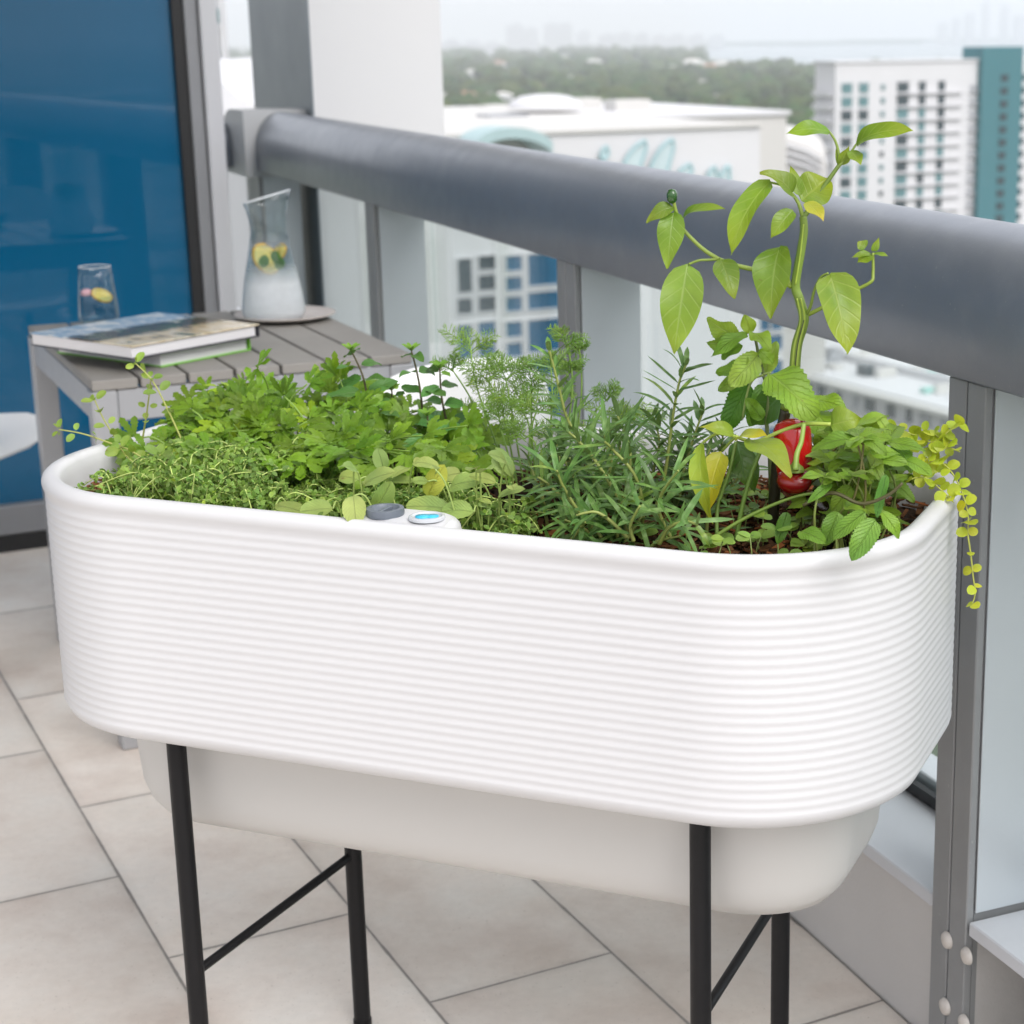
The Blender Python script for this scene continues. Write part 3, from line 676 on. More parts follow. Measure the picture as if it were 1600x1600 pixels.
pl(1297,427,1323,554,70,-.015,-.045,.55,.35,fold=.28,label='large drooping pepper leaf right of the stem')
pl(1128,707,1104,803,46,-.055,-.085,.7,-.35,mat=m_pyel,fold=.3,label='yellow edged leaf hanging over the soil')
pl(1096,691,1115,818,34,-.065,-.09,.9,-.7,mat=m_pyel,fold=.35,tint=(.85,1.05,1.8))
pl(1147,678,1093,668,25,-.05,-.07,.8,0,0,.5,mat=m_pyel,tint=(.8,1,1.2))
pl(1152,687,1199,682,30,-.055,-.08,.9,0,0,.7,mat=m_pyel)
pl(1172,686,1237,745,50,-.06,-.11,.6,.2,0,.2,mat=m_pyel,tint=(.68,.95,1.1),fold=.15)
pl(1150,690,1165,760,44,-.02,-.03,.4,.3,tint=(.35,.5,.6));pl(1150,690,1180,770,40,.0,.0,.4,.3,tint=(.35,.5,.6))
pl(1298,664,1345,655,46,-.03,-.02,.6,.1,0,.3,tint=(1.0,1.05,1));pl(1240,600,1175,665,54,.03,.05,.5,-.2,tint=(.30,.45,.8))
# fruit
m_red=pbr('red pepper skin',(.44,.004,.006),.2,0,.15,40,coat=.2,tint=True,spec=.6)
def fruit(top,bot,r,tint,name,label,prof):
    mb=MB();c=(top-bot);ln=c.length;c.normalize();u=c.orthogonal().normalized();w=c.cross(u);n=22;R=[]
    for z,k in prof: R.append([bot+c*(z*ln)+(u*math.cos(2*math.pi*i/n)+w*math.sin(2*math.pi*i/n))*(r*k*(1+.03*math.sin(3*2*math.pi*i/n))) for i in range(n)])
    mb.rings(R,tint=tint);o=mb.build(name,m_red,pepper,label=label);return o
FP=[(0,.01),(.015,.3),(.05,.58),(.12,.78),(.3,.93),(.6,1.02),(.85,1.0),(.94,.84),(.985,.5),(1,.3),(.985,.12),(.97,.02)]
fruit(q(1237,655,-.022),q(1243,768,-.03),27.5*px,(1,1,1),'pepper_fruit','ripe red pepper',FP)
f2=fruit(q(1241,737,-.062),q(1243,768,-.055),26*px,(.50,.6,.7),'pepper_fruit','dark red shoulder of the second pepper',[(0,.3),(.1,.62),(.35,.9),(.65,1.0),(.88,.88),(.97,.6),(1,.35),(.96,.1)])
mb=MB();mb.lathe(q(1243,735,-.062),[(13*px,-.001),(11*px,.004),(6*px,.007),(4*px,.011)],14);mb.build('calyx',m_pstem,f2)
fruit(q(1263,776,-.055),q(1297,800,-.07),12*px,(.03,.9,.6),'pepper_fruit','unripe black green pepper lying low',FP)
m_gf=pbr('green fruit skin',(.02,.08,.012),.2,0,.1,60,coat=.5)
mb=MB();mb.lathe(q(1050,307,-.04),[(.0001,.0085),(.004,.0075),(.0062,.003),(.0058,-.004),(.003,-.0075),(.0001,-.008)],14);mb.build('pepper_fruit',m_gf,pepper,label='tiny dark green pepper at the tip of the left branch')
# ================================================================== LEMON BALM behind the stem
m_mint=leafmat('mint leaf',(.15,.285,.028),(.30,.46,.12),8,.30,.45,.42,slope=.7,bump=.9,under=(.32,.46,.20))
m_stem2=pbr('herb stem',(.26,.33,.10),.5,0,.15,60,tint=True)
balm=thing('lemon_balm',W(.27,.05,SZ),'lemon balm with large serrated veined leaves curling beside the pepper stem','plant')
YB=.015
def q2(x,y,o=0.): return PL(x,y,YB+o)
b=MB();sp=[q2(*p) for p in((1205,800),(1203,720),(1198,660),(1201,622),(1193,585),(1186,560),(1183,543),(1180,530),(1174,521))]
b.tube(cr(sp,5),3.4*px,2*px,n=8,tint=(.55,.55,.6))
for pts in(((1193,585),(1205,582)),((1193,586),(1178,592),(1168,612),(1160,655))): b.tube(cr([q2(*p,-.01) for p in pts],4),2.2*px,1.6*px,tint=(1.2,1.2,1.2))
b.build('stem',m_stem2,balm)
b=MB()
def bl(bx,by,tx,ty,w,o=0.,o1=None,bend=.4,n=(0,0,0),tint=(1,1,1),fold=.15,nl=28,wave=.10,kind='mint',mb=None,tw=0):
    o1=o if o1 is None else o1
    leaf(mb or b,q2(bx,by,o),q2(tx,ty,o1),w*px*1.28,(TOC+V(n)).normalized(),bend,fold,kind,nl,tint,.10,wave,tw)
bl(1201,583,1276,655,78,-.062,-.085,.5,(.2,0,.2),(1.25,1.15,1))
bl(1152,524,1104,497,42,.0,-.02,.7,(-.6,-.1,-.6),(1.9,1.5,2.4));bl(1150,528,1104,536,40,.0,-.03,.9,(-.2,0,-.7),(1.9,1.5,2.4))
bl(1173,521,1163,492,28,0,.0,.5,(0,0,.3),(1.7,1.35,1.2));bl(1176,519,1203,548,36,-.005,-.02,.8,(.3,0,.4),(1.6,1.35,1.2))
bl(1168,520,1112,558,30,-.01,-.04,.8,(-.1,0,.7),(1.1,1.1,1));bl(1160,540,1128,562,20,-.01,-.02,.8,(-.1,0,.7),(1,1,1))
bl(1184,556,1140,604,50,-.015,-.05,.6,(-.4,-.2,-.5),(1.9,1.5,2.3));bl(1180,550,1165,590,30,-.01,-.03,.6,(.4,0,-.3),(1.8,1.4,2.))
bl(1195,583,1214,533,34,.01,.02,.4,(-.5,0,-.4),(1.9,1.5,2.2));bl(1186,548,1208,570,26,0,0,.5,(.2,0,.3),(1.4,1.3,1.))
bl(1152,590,1122,611,26,0,-.02,.7,(-.3,0,-.4),(1.7,1.4,2));bl(1190,655,1166,622,28,-.01,-.02,.3,(0,0,.1),(1.2,1.2,1.2))
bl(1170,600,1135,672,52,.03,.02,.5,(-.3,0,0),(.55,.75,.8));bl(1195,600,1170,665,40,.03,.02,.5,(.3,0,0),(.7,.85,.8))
bl(1165,575,1120,585,34,.01,0,.7,(0,0,.5),(1.2,1.2,1.2));bl(1268,625,1324,640,40,.03,.02,.6,(.1,0,.6),(1.3,1.2,.9));bl(1270,640,1318,705,64,.02,.0,.4,(.3,0,.1),(1.35,1.2,.9))
bl(1280,700,1305,765,50,.01,-.01,.5,(.3,0,.1),(1.5,1.3,1.));bl(1305,665,1275,715,44,.0,-.01,.5,(-.1,0,.1),(1.7,1.35,1.2))
b.build('foliage',m_mint,balm)
# ================================================================== MINT at the right end
mintr=thing('mint_plant',W(.40,-.03,SZ),'spreading mint with serrated leaves spilling over the right front rim','plant')
r=random.Random(21);b=MB();sb=MB()
def inside(P,mrg=.045):
    d=P-PC;x=d.dot(EX);y=d.dot(EY);ex=max(abs(x)-(PLL/2-PR),0);ey=max(abs(y)-(PLW/2-PR),0);return math.hypot(ex,ey)<PR-mrg
cnt=0
while cnt<58:
    x=r.uniform(1285,1455);y=r.uniform(660,830);yl=-.10+.26*r.random()-(y-660)/170*.12
    if y<665+abs(x-1345)*.35: continue
    P=PL(x,y,yl)
    if P.z<SZ+.005 or not inside(P,.05): continue
    base=W((P-PC).dot(EX)+r.uniform(-.05,.02),max(min(yl+r.uniform(-.02,.03),.2),-.2),SZ)
    sb.tube(cr([base,base.lerp(P,.5)+V((r.uniform(-.02,.02),r.uniform(-.02,.02),.02)),P],5),.0017,.0011,n=5,tint=(.8,.8,.6) if r.random()<.6 else (.55,.38,.35))
    a0=r.uniform(0,6.28)
    for k in range(r.choice((2,4,4))):
        a=a0+k*math.pi/2*(1 if k<4 else .5);dd=V((math.cos(a),math.sin(a),r.uniform(-.45,.35))).normalized();ln=r.uniform(.028,.052)
        if not inside(P+dd*ln,.03) and P.z<.90: continue
        leaf(b,P,P+dd*ln,ln*r.uniform(.58,.72),(V((0,-.45,.9))+rv(r,.4)).normalized(),r.uniform(.3,1.),.18,'mint',22,tv(r,.3,.12),.10,.06)
    cnt+=1
def bq(bx,by,tx,ty,w,yl,y2,bend,n,tint): leaf(b,PL(bx,by,yl),PL(tx,ty,y2),w*px,(TOC+V(n)).normalized(),bend,.15,'mint',28,tint,.10,.05)
bq(1368,812,1330,876,50,-.235,-.262,.7,(-.2,-.2,.1),(1.0,1.05,1.3));bq(1352,800,1300,842,36,-.20,-.21,.5,(-.1,0,.4),(.9,.95,1.))
bq(1378,800,1405,842,34,-.22,-.22,.7,(.5,0,.1),(1.1,1.1,.9));bq(1385,650,1322,700,40,.0,-.02,.6,(-.2,0,.3),(1.6,1.3,1.1))
bq(1371,650,1402,705,30,-.02,-.03,.4,(.5,0,-.1),(1.7,1.4,1.6));bq(1370,690,1352,745,48,-.05,-.07,.4,(-.2,0,.2),(1.7,1.35,1.));bq(1395,690,1425,740,40,-.04,-.06,.6,(.2,0,.4),(1.1,1.1,1))
bq(1300,756,1262,786,22,-.15,-.17,.5,(0,0,.7),(.9,1.05,1.1));bq(1385,742,1370,810,26,-.12,-.15,.3,(-.6,0,0),(.8,1,1.5));bq(1415,720,1455,745,40,-.06,-.08,.7,(.2,0,.6),(1.2,1.15,1))
bq(1250,830,1290,848,40,-.2,-.22,.4,(0,0,.6),(1.1,1.05,1));bq(1310,800,1290,850,44,-.19,-.2,.4,(-.1,0,.1),(.8,.85,.8));bq(1330,760,1300,800,40,-.12,-.13,.4,(-.1,0,.3),(1.3,1.1,.9));bq(1230,800,1215,850,30,-.14,-.15,.4,(0,0,.3),(.6,.7,.7))
sb.tube(cr([PL(*p,-.15) for p in((1255,790),(1300,770),(1345,787),(1385,775),(1410,755))],6),3*px,2.4*px,tint=(.35,.25,.3))
b.build('foliage',m_mint,mintr);sb.build('stem',m_stem2,mintr)
# ================================================================== CREEPING JENNY
m_jen=leafmat('golden round leaf',(.44,.52,.045),(.60,.66,.15),4,.38,.42,.2)
jen=thing('creeping_jenny',W(.50,.0,SZ),'golden yellow creeping jenny with round leaves trailing over the right end of the planter','plant')
b=MB();sb=MB();r=random.Random(3)
def Q(x,y,xo=0.):  # on the plane across the planter at its right end
    return onpl(x,y,PC+EX*(.50+xo),(EX*.4-EY).normalized())
def jstem(pts,o0,o1,sz,step=.011,up=0.3,dense=2):
    c=cr([Q(x,y,o0+(o1-o0)*i/(len(pts)-1)) for i,(x,y) in enumerate(pts)],14)
    sb.tube(c,.0011,.0008,n=5,tint=(1.8,1.5,1.));acc=0;tog=0
    for i in range(1,len(c)):
        acc+=(c[i]-c[i-1]).length
        if acc>step:
            acc=0;tog+=1;d=(c[i]-c[i-1]).normalized();s=d.cross(TOC).normalized()
            s2=(s*math.cos(tog*1.3)+TOC*math.sin(tog*1.3)*.8)
            for sg in((1,-1) if dense>1 else (1,)):
                dd=(s2*sg+d*.3+V((0,0,up*.5))+rv(r,.25)).normalized();ln=sz*r.uniform(.75,1.15)
                leaf(b,c[i],c[i]+dd*ln,ln*.95,(TOC+V((0,0,.5))+rv(r,.55)).normalized(),.5,.12,'round',8,tv(r,.18))
jstem([(1425,752),(1455,722),(1478,728),(1498,757),(1512,800),(1512,835)],-.06,.0,.016,.010)
jstem([(1512,835),(1517,868),(1521,905),(1524,925),(1519,945)],.0,.0,.0125,.021)
jstem([(1400,720),(1430,690),(1462,690),(1484,672),(1500,662)],-.08,-.02,.016,.009,dense=2)
jstem([(1420,740),(1455,712),(1480,700),(1500,706)],-.06,-.01,.015,.010)
jstem([(1415,700),(1440,675),(1456,676),(1476,690),(1496,694)],-.09,-.03,.015,.010)
jstem([(1400,760),(1440,745),(1470,765),(1490,785)],-.05,-.02,.015,.011)
jstem([(1365,690),(1395,672),(1430,680)],-.12,-.08,.014,.011)
b.build('foliage',m_jen,jen);sb.build('stem',m_stem2,jen)
# small round leaved plant low on the soil
lowp=thing('oregano_seedling',W(.30,-.17,SZ),'low clump of small pale green round leaves on the bark under the pepper','plant')
b=MB();sb=MB();r=random.Random(8)
for i in range(60):
    x=r.uniform(.20,.46);y=r.uniform(-.20,.08);P=W(x,y,SZ+r.uniform(.012,.06))
    if not inside(P): continue
    base=W(x+r.uniform(-.015,.015),y+r.uniform(-.01,.015),SZ);sb.tube([base,base.lerp(P,.6)+V((0,0,.006)),P],.0009,.0006,n=4)
    for k in range(3):
        a=r.uniform(0,6.28);d=V((math.cos(a),math.sin(a),r.uniform(-.2,.3)));ln=r.uniform(.010,.019)
        leaf(b,P,P+d*ln,ln*.85,(V((0,-.5,1))+rv(r,.3)).normalized(),.5,.15,'round',7,tv(r,.3))
m_org=leafmat('oregano leaf',(.21,.34,.060),(.35,.48,.16),5,.32,.5,.25,under=(.30,.40,.18))
b.build('foliage',m_org,lowp);sb.build('stem',m_stem2,lowp)
# ================================================================== ROSEMARY
m_ros=leafmat('rosemary needle',(.090,.190,.040),(.26,.40,.14),1,.18,.42,.8,slope=0,bump=.6,under=(.24,.36,.15))
ros=thing('rosemary',W(.10,-.03,SZ),'bushy rosemary with long narrow dark green needles in the middle of the planter','plant')
b=MB();sb=MB();r=random.Random(12)
def rstem(pts,y0,y1,nl0=.05,dens=110,tipc=0):
    rstem2(cr([PL(x,y,y0+(y1-y0)*i/(len(pts)-1)) for i,(x,y) in enumerate(pts)],10),nl0,dens)
def rstem2(c,nl0,dens):
    sb.tube(c,.0026,.0013,n=6,tint=(1.15,1.05,.9));ln=sum((c[i]-c[i-1]).length for i in range(1,len(c)));n=max(6,int(ln*dens))
    for k in range(n):
        t=(k+.5)/n
        if t<.10: continue
        f=t*(len(c)-1);i=min(int(f),len(c)-2);p=c[i].lerp(c[i+1],f-i);d=(c[i+1]-c[i]).normalized()
        u=d.orthogonal().normalized();w=d.cross(u)
        for j in range(2):
            a=k*2.2+j*math.pi+r.uniform(-.4,.4);out=u*math.cos(a)+w*math.sin(a)
            le=nl0*1.18*r.uniform(.7,1.15)*(1-.45*max(0,t-.75)/.25);el=.35+.9*max(0,t-.55)+r.uniform(-.15,.2)
            dd=(out+d*el).normalized();y=.10*max(0,t-.8)
            leaf(b,p,p+dd*le,r.uniform(.0052,.0072),(d*.6+V((0,-.3,.7))+rv(r,.2)).normalized(),r.uniform(-.2,.9),.3,'needle',6,tv(r,.25,y),nc=1)
rstem([(900,800),(925,750),(905,690),(885,650),(872,600),(858,545)],-.02,-.05,.045,95)
rstem([(1010,830),(1035,760),(1046,690),(1053,640),(1062,595),(1072,570)],.0,.0,.046,95)
rstem([(980,835),(960,770),(930,720),(905,690),(885,672)],-.10,-.12,.052,120)
rstem([(1000,840),(1005,790),(990,740),(960,705),(945,690)],-.12,-.16,.052,120)
rstem([(960,830),(975,770),(985,720),(978,680),(965,650)],-.05,-.04,.05,120)
rstem([(1030,835),(1060,780),(1070,730),(1085,680),(1100,640)],.02,.05,.045,110)
rstem([(940,840),(905,800),(880,760),(870,735)],-.15,-.18,.05,120)
rstem([(1050,845),(1030,800),(1035,770),(1060,735)],-.14,-.17,.048,110)
rstem([(1060,840),(1085,790),(1095,740),(1110,700)],.0,.02,.045,100)
rstem([(980,840),(955,815),(930,800),(900,805)],-.19,-.215,.045,100)
rstem([(1000,830),(1020,740),(1030,690),(1020,650)],.04,.06,.045,110)
rstem([(1030,850),(1045,825),(1070,815),(1090,820)],-.18,-.20,.042,90)
rstem([(930,820),(945,760),(955,720),(945,690),(950,665)],-.06,-.08,.05,120)
rstem([(880,830),(885,790),(860,760),(840,745)],-.10,-.12,.045,110)
rstem([(1075,830),(1110,760),(1125,710),(1130,675)],.04,.06,.04,110)
rstem([(990,845),(985,820),(1000,790)],-.2,-.21,.04,110)
rstem([(960,840),(940,780),(915,740),(880,715)],-.02,-.03,.05,120)
rr_=random.Random(5)
for i in range(26):
    x=rr_.uniform(850,1110);yl=rr_.uniform(-.20,.10);h=rr_.uniform(60,150)
    P=PL(x,800,yl);B=W((P-PC).dot(EX),yl,SZ)
    if not inside(B,.05):continue
    T=B+V((rr_.uniform(-.05,.05),rr_.uniform(-.04,.03),h/2830*2.15));yl2=(T-PC).dot(EY)
    c=cr([B,B.lerp(T,.5)+V((rr_.uniform(-.02,.02),0,.01)),T],10);rstem2(c,.044,120)
b.build('foliage',m_ros,ros);sb.build('stem',m_stem2,ros)
# ================================================================== DILL
m_dill=leafmat('dill thread',(.21,.36,.065),(.2,.36,.09),1,.3,.5,0)
dill=thing('dill',W(.02,.13,SZ),'feathery dill with hair fine fronds rising behind the rosemary','plant')
b=MB();sb=MB();r=random.Random(31)
def frond(P,d,ln,lv=0):
    side=d.cross(TOC).normalized()
    n=10
    for i in range(2,n+1):
        t=i/n;p=P+d*(ln*t)+V((0,0,-.15*ln*t*t))
        for s in(-1,1):
            dd=(side*s*r.uniform(.7,1.2)+d*r.uniform(.5,1.)+rv(r,.35)).normalized();l2=ln*.42*(1.15-t*.75)
            pts=[p,p+dd*l2*.5,p+dd*l2+V((0,0,-l2*.15))];b.tube(pts,.00055,.0003,n=3,tint=tv(r,.3),cap=False)
            for k in range(4):
                tt=.25+.2*k;pp=p+dd*l2*tt;d3=(dd+side*s*r.uniform(-1,1)+rv(r,.6)).normalized();b.tube([pp,pp+d3*l2*.42],.00045,.00025,n=3,tint=tv(r,.3),cap=False)
    b.tube([P+d*(ln*t/6)+V((0,0,-.15*ln*(t/6)**2)) for t in range(7)],.0008,.0004,n=4)
for (x,y,bx,yl,sc) in((735,545,800,.16,1.),(760,590,810,.15,1.),(705,575,800,.17,.7),(790,590,820,.14,1.1),(830,590,830,.15,1.1),(860,565,850,.13,.6),(885,530,870,.16,.8),(890,580,870,.16,.6),(800,630,820,.12,1.),(840,640,840,.10,1.),(950,622,920,.15,.7),(975,650,940,.14,.6),(780,650,815,.10,.9),(1000,660,960,.14,.9),(820,680,830,.06,.9),(905,545,890,.18,.4)):
    T=PL(x,y,yl);B=W((PL(bx,780,yl-.02)-PC).dot(EX),yl-.02,SZ)
    pts=cr([B,B.lerp(T,.5)+V((r.uniform(-.015,.015),0,.03)),T],6);sb.tube(pts,.0015,.0009,n=5,tint=(.8,1.05,.6))
    for k in range(5):
        a=k/5*2*math.pi+r.random();d=(V((math.cos(a),.5*math.sin(a),.35*r.random()+.1))+ (T-B).normalized()*.5).normalized();frond(T-(T-B)*.05*r.random(),d,.042*sc*r.uniform(.8,1.2))
    for t in(.55,.75):
        p=B.lerp(T,t)+V((0,0,.015));a=r.uniform(0,6.28);frond(p,V((math.cos(a),.4*math.sin(a),.5)).normalized(),.04*sc)
b.build('foliage',m_dill,dill,smooth=False);sb.build('stem',m_stem2,dill)
# ================================================================== MINT with dark stems, back
m_mint2=leafmat('dark mint leaf',(.085,.215,.042),(.20,.34,.11),7,.28,.45,.35,slope=.6,bump=.7,under=(.20,.32,.14))
mintb=thing('mint_plant',W(-.22,.13,SZ),'upright mint with dark stems and toothed leaves standing at the back of the planter','plant')
b=MB();sb=MB();r=random.Random(44)
for pts,yl in((((590,760),(578,680),(574,625),(566,585),(549,548)),.12),(((670,760),(664,680),(655,600),(643,548)),.13),(((700,760),(700,680),(690,620),(687,575)),.14),(((625,760),(618,690),(612,610)),.15),(((610,765),(596,690),(590,640)),.08),(((690,770),(672,700),(668,650)),.07)):
    c=cr([PL(x,y,yl) for x,y in pts],10);sb.tube(c,.0021,.0012,n=6,tint=(.30,.20,.24));n=len(c);step=5
    for i in range(8,n,step):
        t=i/n;d=(c[min(i+1,n-1)]-c[i-1]).normalized();u=d.orthogonal().normalized();w=d.cross(u);a0=(i//step)*math.pi/2+r.uniform(-.3,.3)
        for s in(0,math.pi):
            out=u*math.cos(a0+s)+w*math.sin(a0+s);ln=.050*(1.05-.55*max(0,t-.55)/.45)*r.uniform(.8,1.15)
            leaf(b,c[i]+out*.004,c[i]+out*ln+V((0,0,r.uniform(-.012,.010))),ln*.62,(V((0,-.5,.85))+rv(r,.3)).normalized(),r.uniform(.3,.9),.25,'mint',16,tv(r,.25,.25*max(0,t-.8)/.2),.08,.05)
    for k in range(6):
        a=k*1.05;ln=.016;out=V((math.cos(a),math.sin(a),.7)).normalized();leaf(b,c[-1],c[-1]+out*ln,ln*.55,(V((0,-.4,.8))).normalized(),.6,.3,'mint',12,(2.2,1.7,.9),.06)
b.build('foliage',m_mint2,mintb);sb.build('stem',m_stem2,mintb)
# ================================================================== PARSLEY
m_par=leafmat('parsley leaf',(.150,.295,.020),(.30,.46,.10),4,.36,.40,.30,slope=1.1,bump=.6,under=(.24,.38,.10))
par=thing('parsley',W(-.27,.04,SZ),'flat leaf parsley with broad lobed bright green leaves filling the back left of the planter','plant')
b=MB();sb=MB();r=random.Random(55)
ENV=[(175,690),(215,668),(260,640),(300,612),(330,606),(360,600),(400,600),(430,610),(470,606),(520,590),(560,605),(620,622),(700,645),(740,650),(780,680),(830,720)]
def env(x):
    for (a,ya),(c,yc) in zip(ENV,ENV[1:]):
        if a<=x<=c:return ya+(yc-ya)*(x-a)/(c-a)
    return 720
def trifoil(mb,P,d,n,sz,tint):
    s=d.cross(n).normalized()
    for a,k in((0,1.),(1.0,.85),(-1.0,.85)):
        dd=(d*math.cos(a)+s*math.sin(a)).normalized();P2=P+dd*sz*.12
        s2=dd.cross(n).normalized();n2=(n+rv(r,.2)).normalized();dz=n*sz*r.uniform(-.15,.1)
        for a2,k2 in((0,1.),(.62,.80),(-.62,.80)):
            d2=(dd*math.cos(a2)+s2*math.sin(a2)).normalized()
            leaf(mb,P2,P2+d2*sz*k*k2+dz,sz*k*.50,(n2+rv(r,.12)).normalized(),r.uniform(.1,.8),.12,'lobe',12,tint,.30,.06,nc=1)
def ppar(x,y,yl,sz,bx=None,tint=None,dirx=None):
    T=PL(x,y,yl)
    B=W(min(max((T-PC).dot(EX)*.75-.08+r.uniform(-.06,.06),-.44),.02),min(max(yl*.6+.02+r.uniform(-.05,.05),-.15),.18),SZ)
    mid=B.lerp(T,.5)+V((r.uniform(-.02,.02),r.uniform(-.02,.02),.03))
    sb.tube(cr([B,mid,T],6),.0015,.0010,n=5,tint=(.9,1.15,.6))
    d=((T-mid).normalized()+V((r.uniform(-.6,.6),r.uniform(-.6,.2),r.uniform(-.7,.1)))).normalized()
    trifoil(b,T,d,(V((0,-.55,.8))+rv(r,.45)).normalized(),sz,tint or tv(r,.28,.05))
for i in range(135):
    x=r.uniform(290,770);dep=r.random();yl=.20-.30*dep;y=env(x)+6+dep*105+r.uniform(-8,14)
    if 480<x<770 and y>735:continue
    P=PL(x,y,yl)
    if P.z<SZ+.012:continue
    ppar(x,y,yl,r.uniform(.030,.052))
for i in range(46):
    x=r.uniform(255,440);dep=r.random()*.6;yl=.19-.30*dep;ppar(x,env(x)+6+dep*95+r.uniform(-8,12),yl,r.uniform(.026,.044))
for x,y,yl,sz in((402,575,.05,.036),(300,640,.02,.030),(215,688,-.02,.044),(235,705,-.05,.04),(640,705,-.07,.048),(690,700,-.06,.044),(610,690,-.04,.04),(660,680,-.02,.042),(480,600,.10,.034),(530,590,.12,.034),(445,620,.06,.034),(560,640,.03,.036),(730,665,.0,.034),(205,745,-.10,.026)): ppar(x,y,yl,sz)
b.build('foliage',m_par,par);sb.build('stem',m_stem2,par)
# ================================================================== OREGANO sprigs at the left end
org=thing('oregano',W(-.47,-.07,SZ),'oregano with small round leaves on thin sprigs reaching out over the left end','plant')
b=MB();sb=MB();r=random.Random(66)
def sprig(pts,y0,y1,sz=.014,step=.016,r0=.0014):
    c=cr([PL(x,y,y0+(y1-y0)*i/(len(pts)-1)) for i,(x,y) in enumerate(pts)],10)
    sb.tube(c,r0,r0*.6,n=5,tint=(1.5,1.25,1.1));acc=0;tg=0
    for i in range(4,len(c)):
        acc+=(c[i]-c[i-1]).length
        if acc>step or i==len(c)-1:
            acc=0;tg+=1;d=(c[i]-c[i-1]).normalized();u=d.cross(TOC).normalized();w=d.cross(u);a=tg*math.pi/2+.4
            for s in((0,math.pi) if i<len(c)-1 else (0,1.6,3.1,4.7)):
                o=u*math.cos(a+s)+w*math.sin(a+s);ln=sz*r.uniform(.7,1.2)
                leaf(b,c[i]+o*.003,c[i]+o*(ln+.003)+d*ln*.35,ln*.72,(TOC+V((0,0,.4))+rv(r,.5)).normalized(),.5,.2,'oval',8,tv(r,.22,.05))
sprig([(250,735),(205,705),(165,690),(130,678),(92,671)],-.10,-.12,.012,.026)
sprig([(262,725),(190,690),(165,660),(148,625)],-.05,-.06,.013,.017)
sprig([(285,690),(262,640),(238,595),(212,568)],-.03,-.04,.014,.03)
sprig([(222,690),(230,640),(236,590)],-.02,-.03,.012,.02)
sprig([(250,760),(222,735),(200,715),(188,700)],-.10,-.12,.016,.014)
sprig([(240,765),(215,750),(195,752)],-.12,-.14,.018,.016)
sprig([(260,765),(245,735),(250,710)],-.10,-.11,.016,.013);sprig([(275,770),(270,740),(285,715)],-.09,-.10,.015,.012)
sprig([(230,770),(232,745),(225,725)],-.08,-.09,.015,.012);sprig([(265,775),(250,765),(235,760)],-.15,-.16,.016,.012);sprig([(290,760),(300,720),(290,690)],-.05,-.05,.014,.013)
for k in range(16):
    x=r.uniform(200,300);sprig([(x+20,775),(x+8,755),(x,r.uniform(720,765))],-.13+.02*k*.8,-.13+.012*k,.019,.010,.001)
b.build('foliage',m_org,org);sb.build('stem',m_stem2,org)
# ================================================================== THYME (two clumps)
m_thy=leafmat('thyme leaf',(.165,.29,.052),(.30,.40,.16),1,.28,.5,.1)
def thyme(name,label,cx,x0,x1,fy,y0,y1,nst,seed,zmax):
    t=thing(name,W(cx,(y0+y1)/2,SZ),label,'plant');b=MB();sb=MB();r=random.Random(seed)
    for i in range(nst):
        x=r.uniform(x0,x1);yl=r.uniform(y0,y1);B=W(x,yl,SZ)
        if not inside(B,.04):continue
        a=r.uniform(0,6.28);h=zmax*r.uniform(.35,1.0)*(1-.35*abs((x-cx)/(x1-x0)*2)**2);rd_=r.uniform(.015,.06)
        pts=[B,B+V((math.cos(a)*rd_*.3,math.sin(a)*rd_*.3,h*.6)),B+V((math.cos(a)*rd_*.8,math.sin(a)*rd_*.8,h)),B+V((math.cos(a)*rd_*1.5+r.uniform(-.02,.02),math.sin(a)*rd_*1.5,h*r.uniform(.6,1.1)))]
        c=cr(pts,6)
        if any(not inside(p,.022) for p in c) or any(xa-.015<(p-PC).dot(EX)<xb+.015 and (p-PC).dot(EY)<yb+.02 for p in c): continue
        tn=r.uniform(1.2,2.4);sb.tube(c,.0011,.0007,n=4,tint=(tn,tn*.95,tn*.9),cap=False)
        for k in range(4,len(c)):
            for s in range(2 if r.random()<.8 else 3):
                d=rv(r).normalized();ln=r.uniform(.0045,.0095);leaf(b,c[k],c[k]+d*ln,ln*.62,(V((0,-.4,.8))+rv(r,.7)).normalized(),.4,.15,'oval',4,tv(r,.35,.03),nc=1)
    b.build('foliage',m_thy,t);sb.build('stem',m_stem2,t)
thyme('thyme','dense tangle of tiny leaved thyme along the left front rim',-.31,-.43,-.17,0,-.25,-.02,560,77,.085)
thyme('thyme','tangled thyme between the gauge housing and the rosemary',-.02,-.14,.09,0,-.25,-.10,330,78,.07)
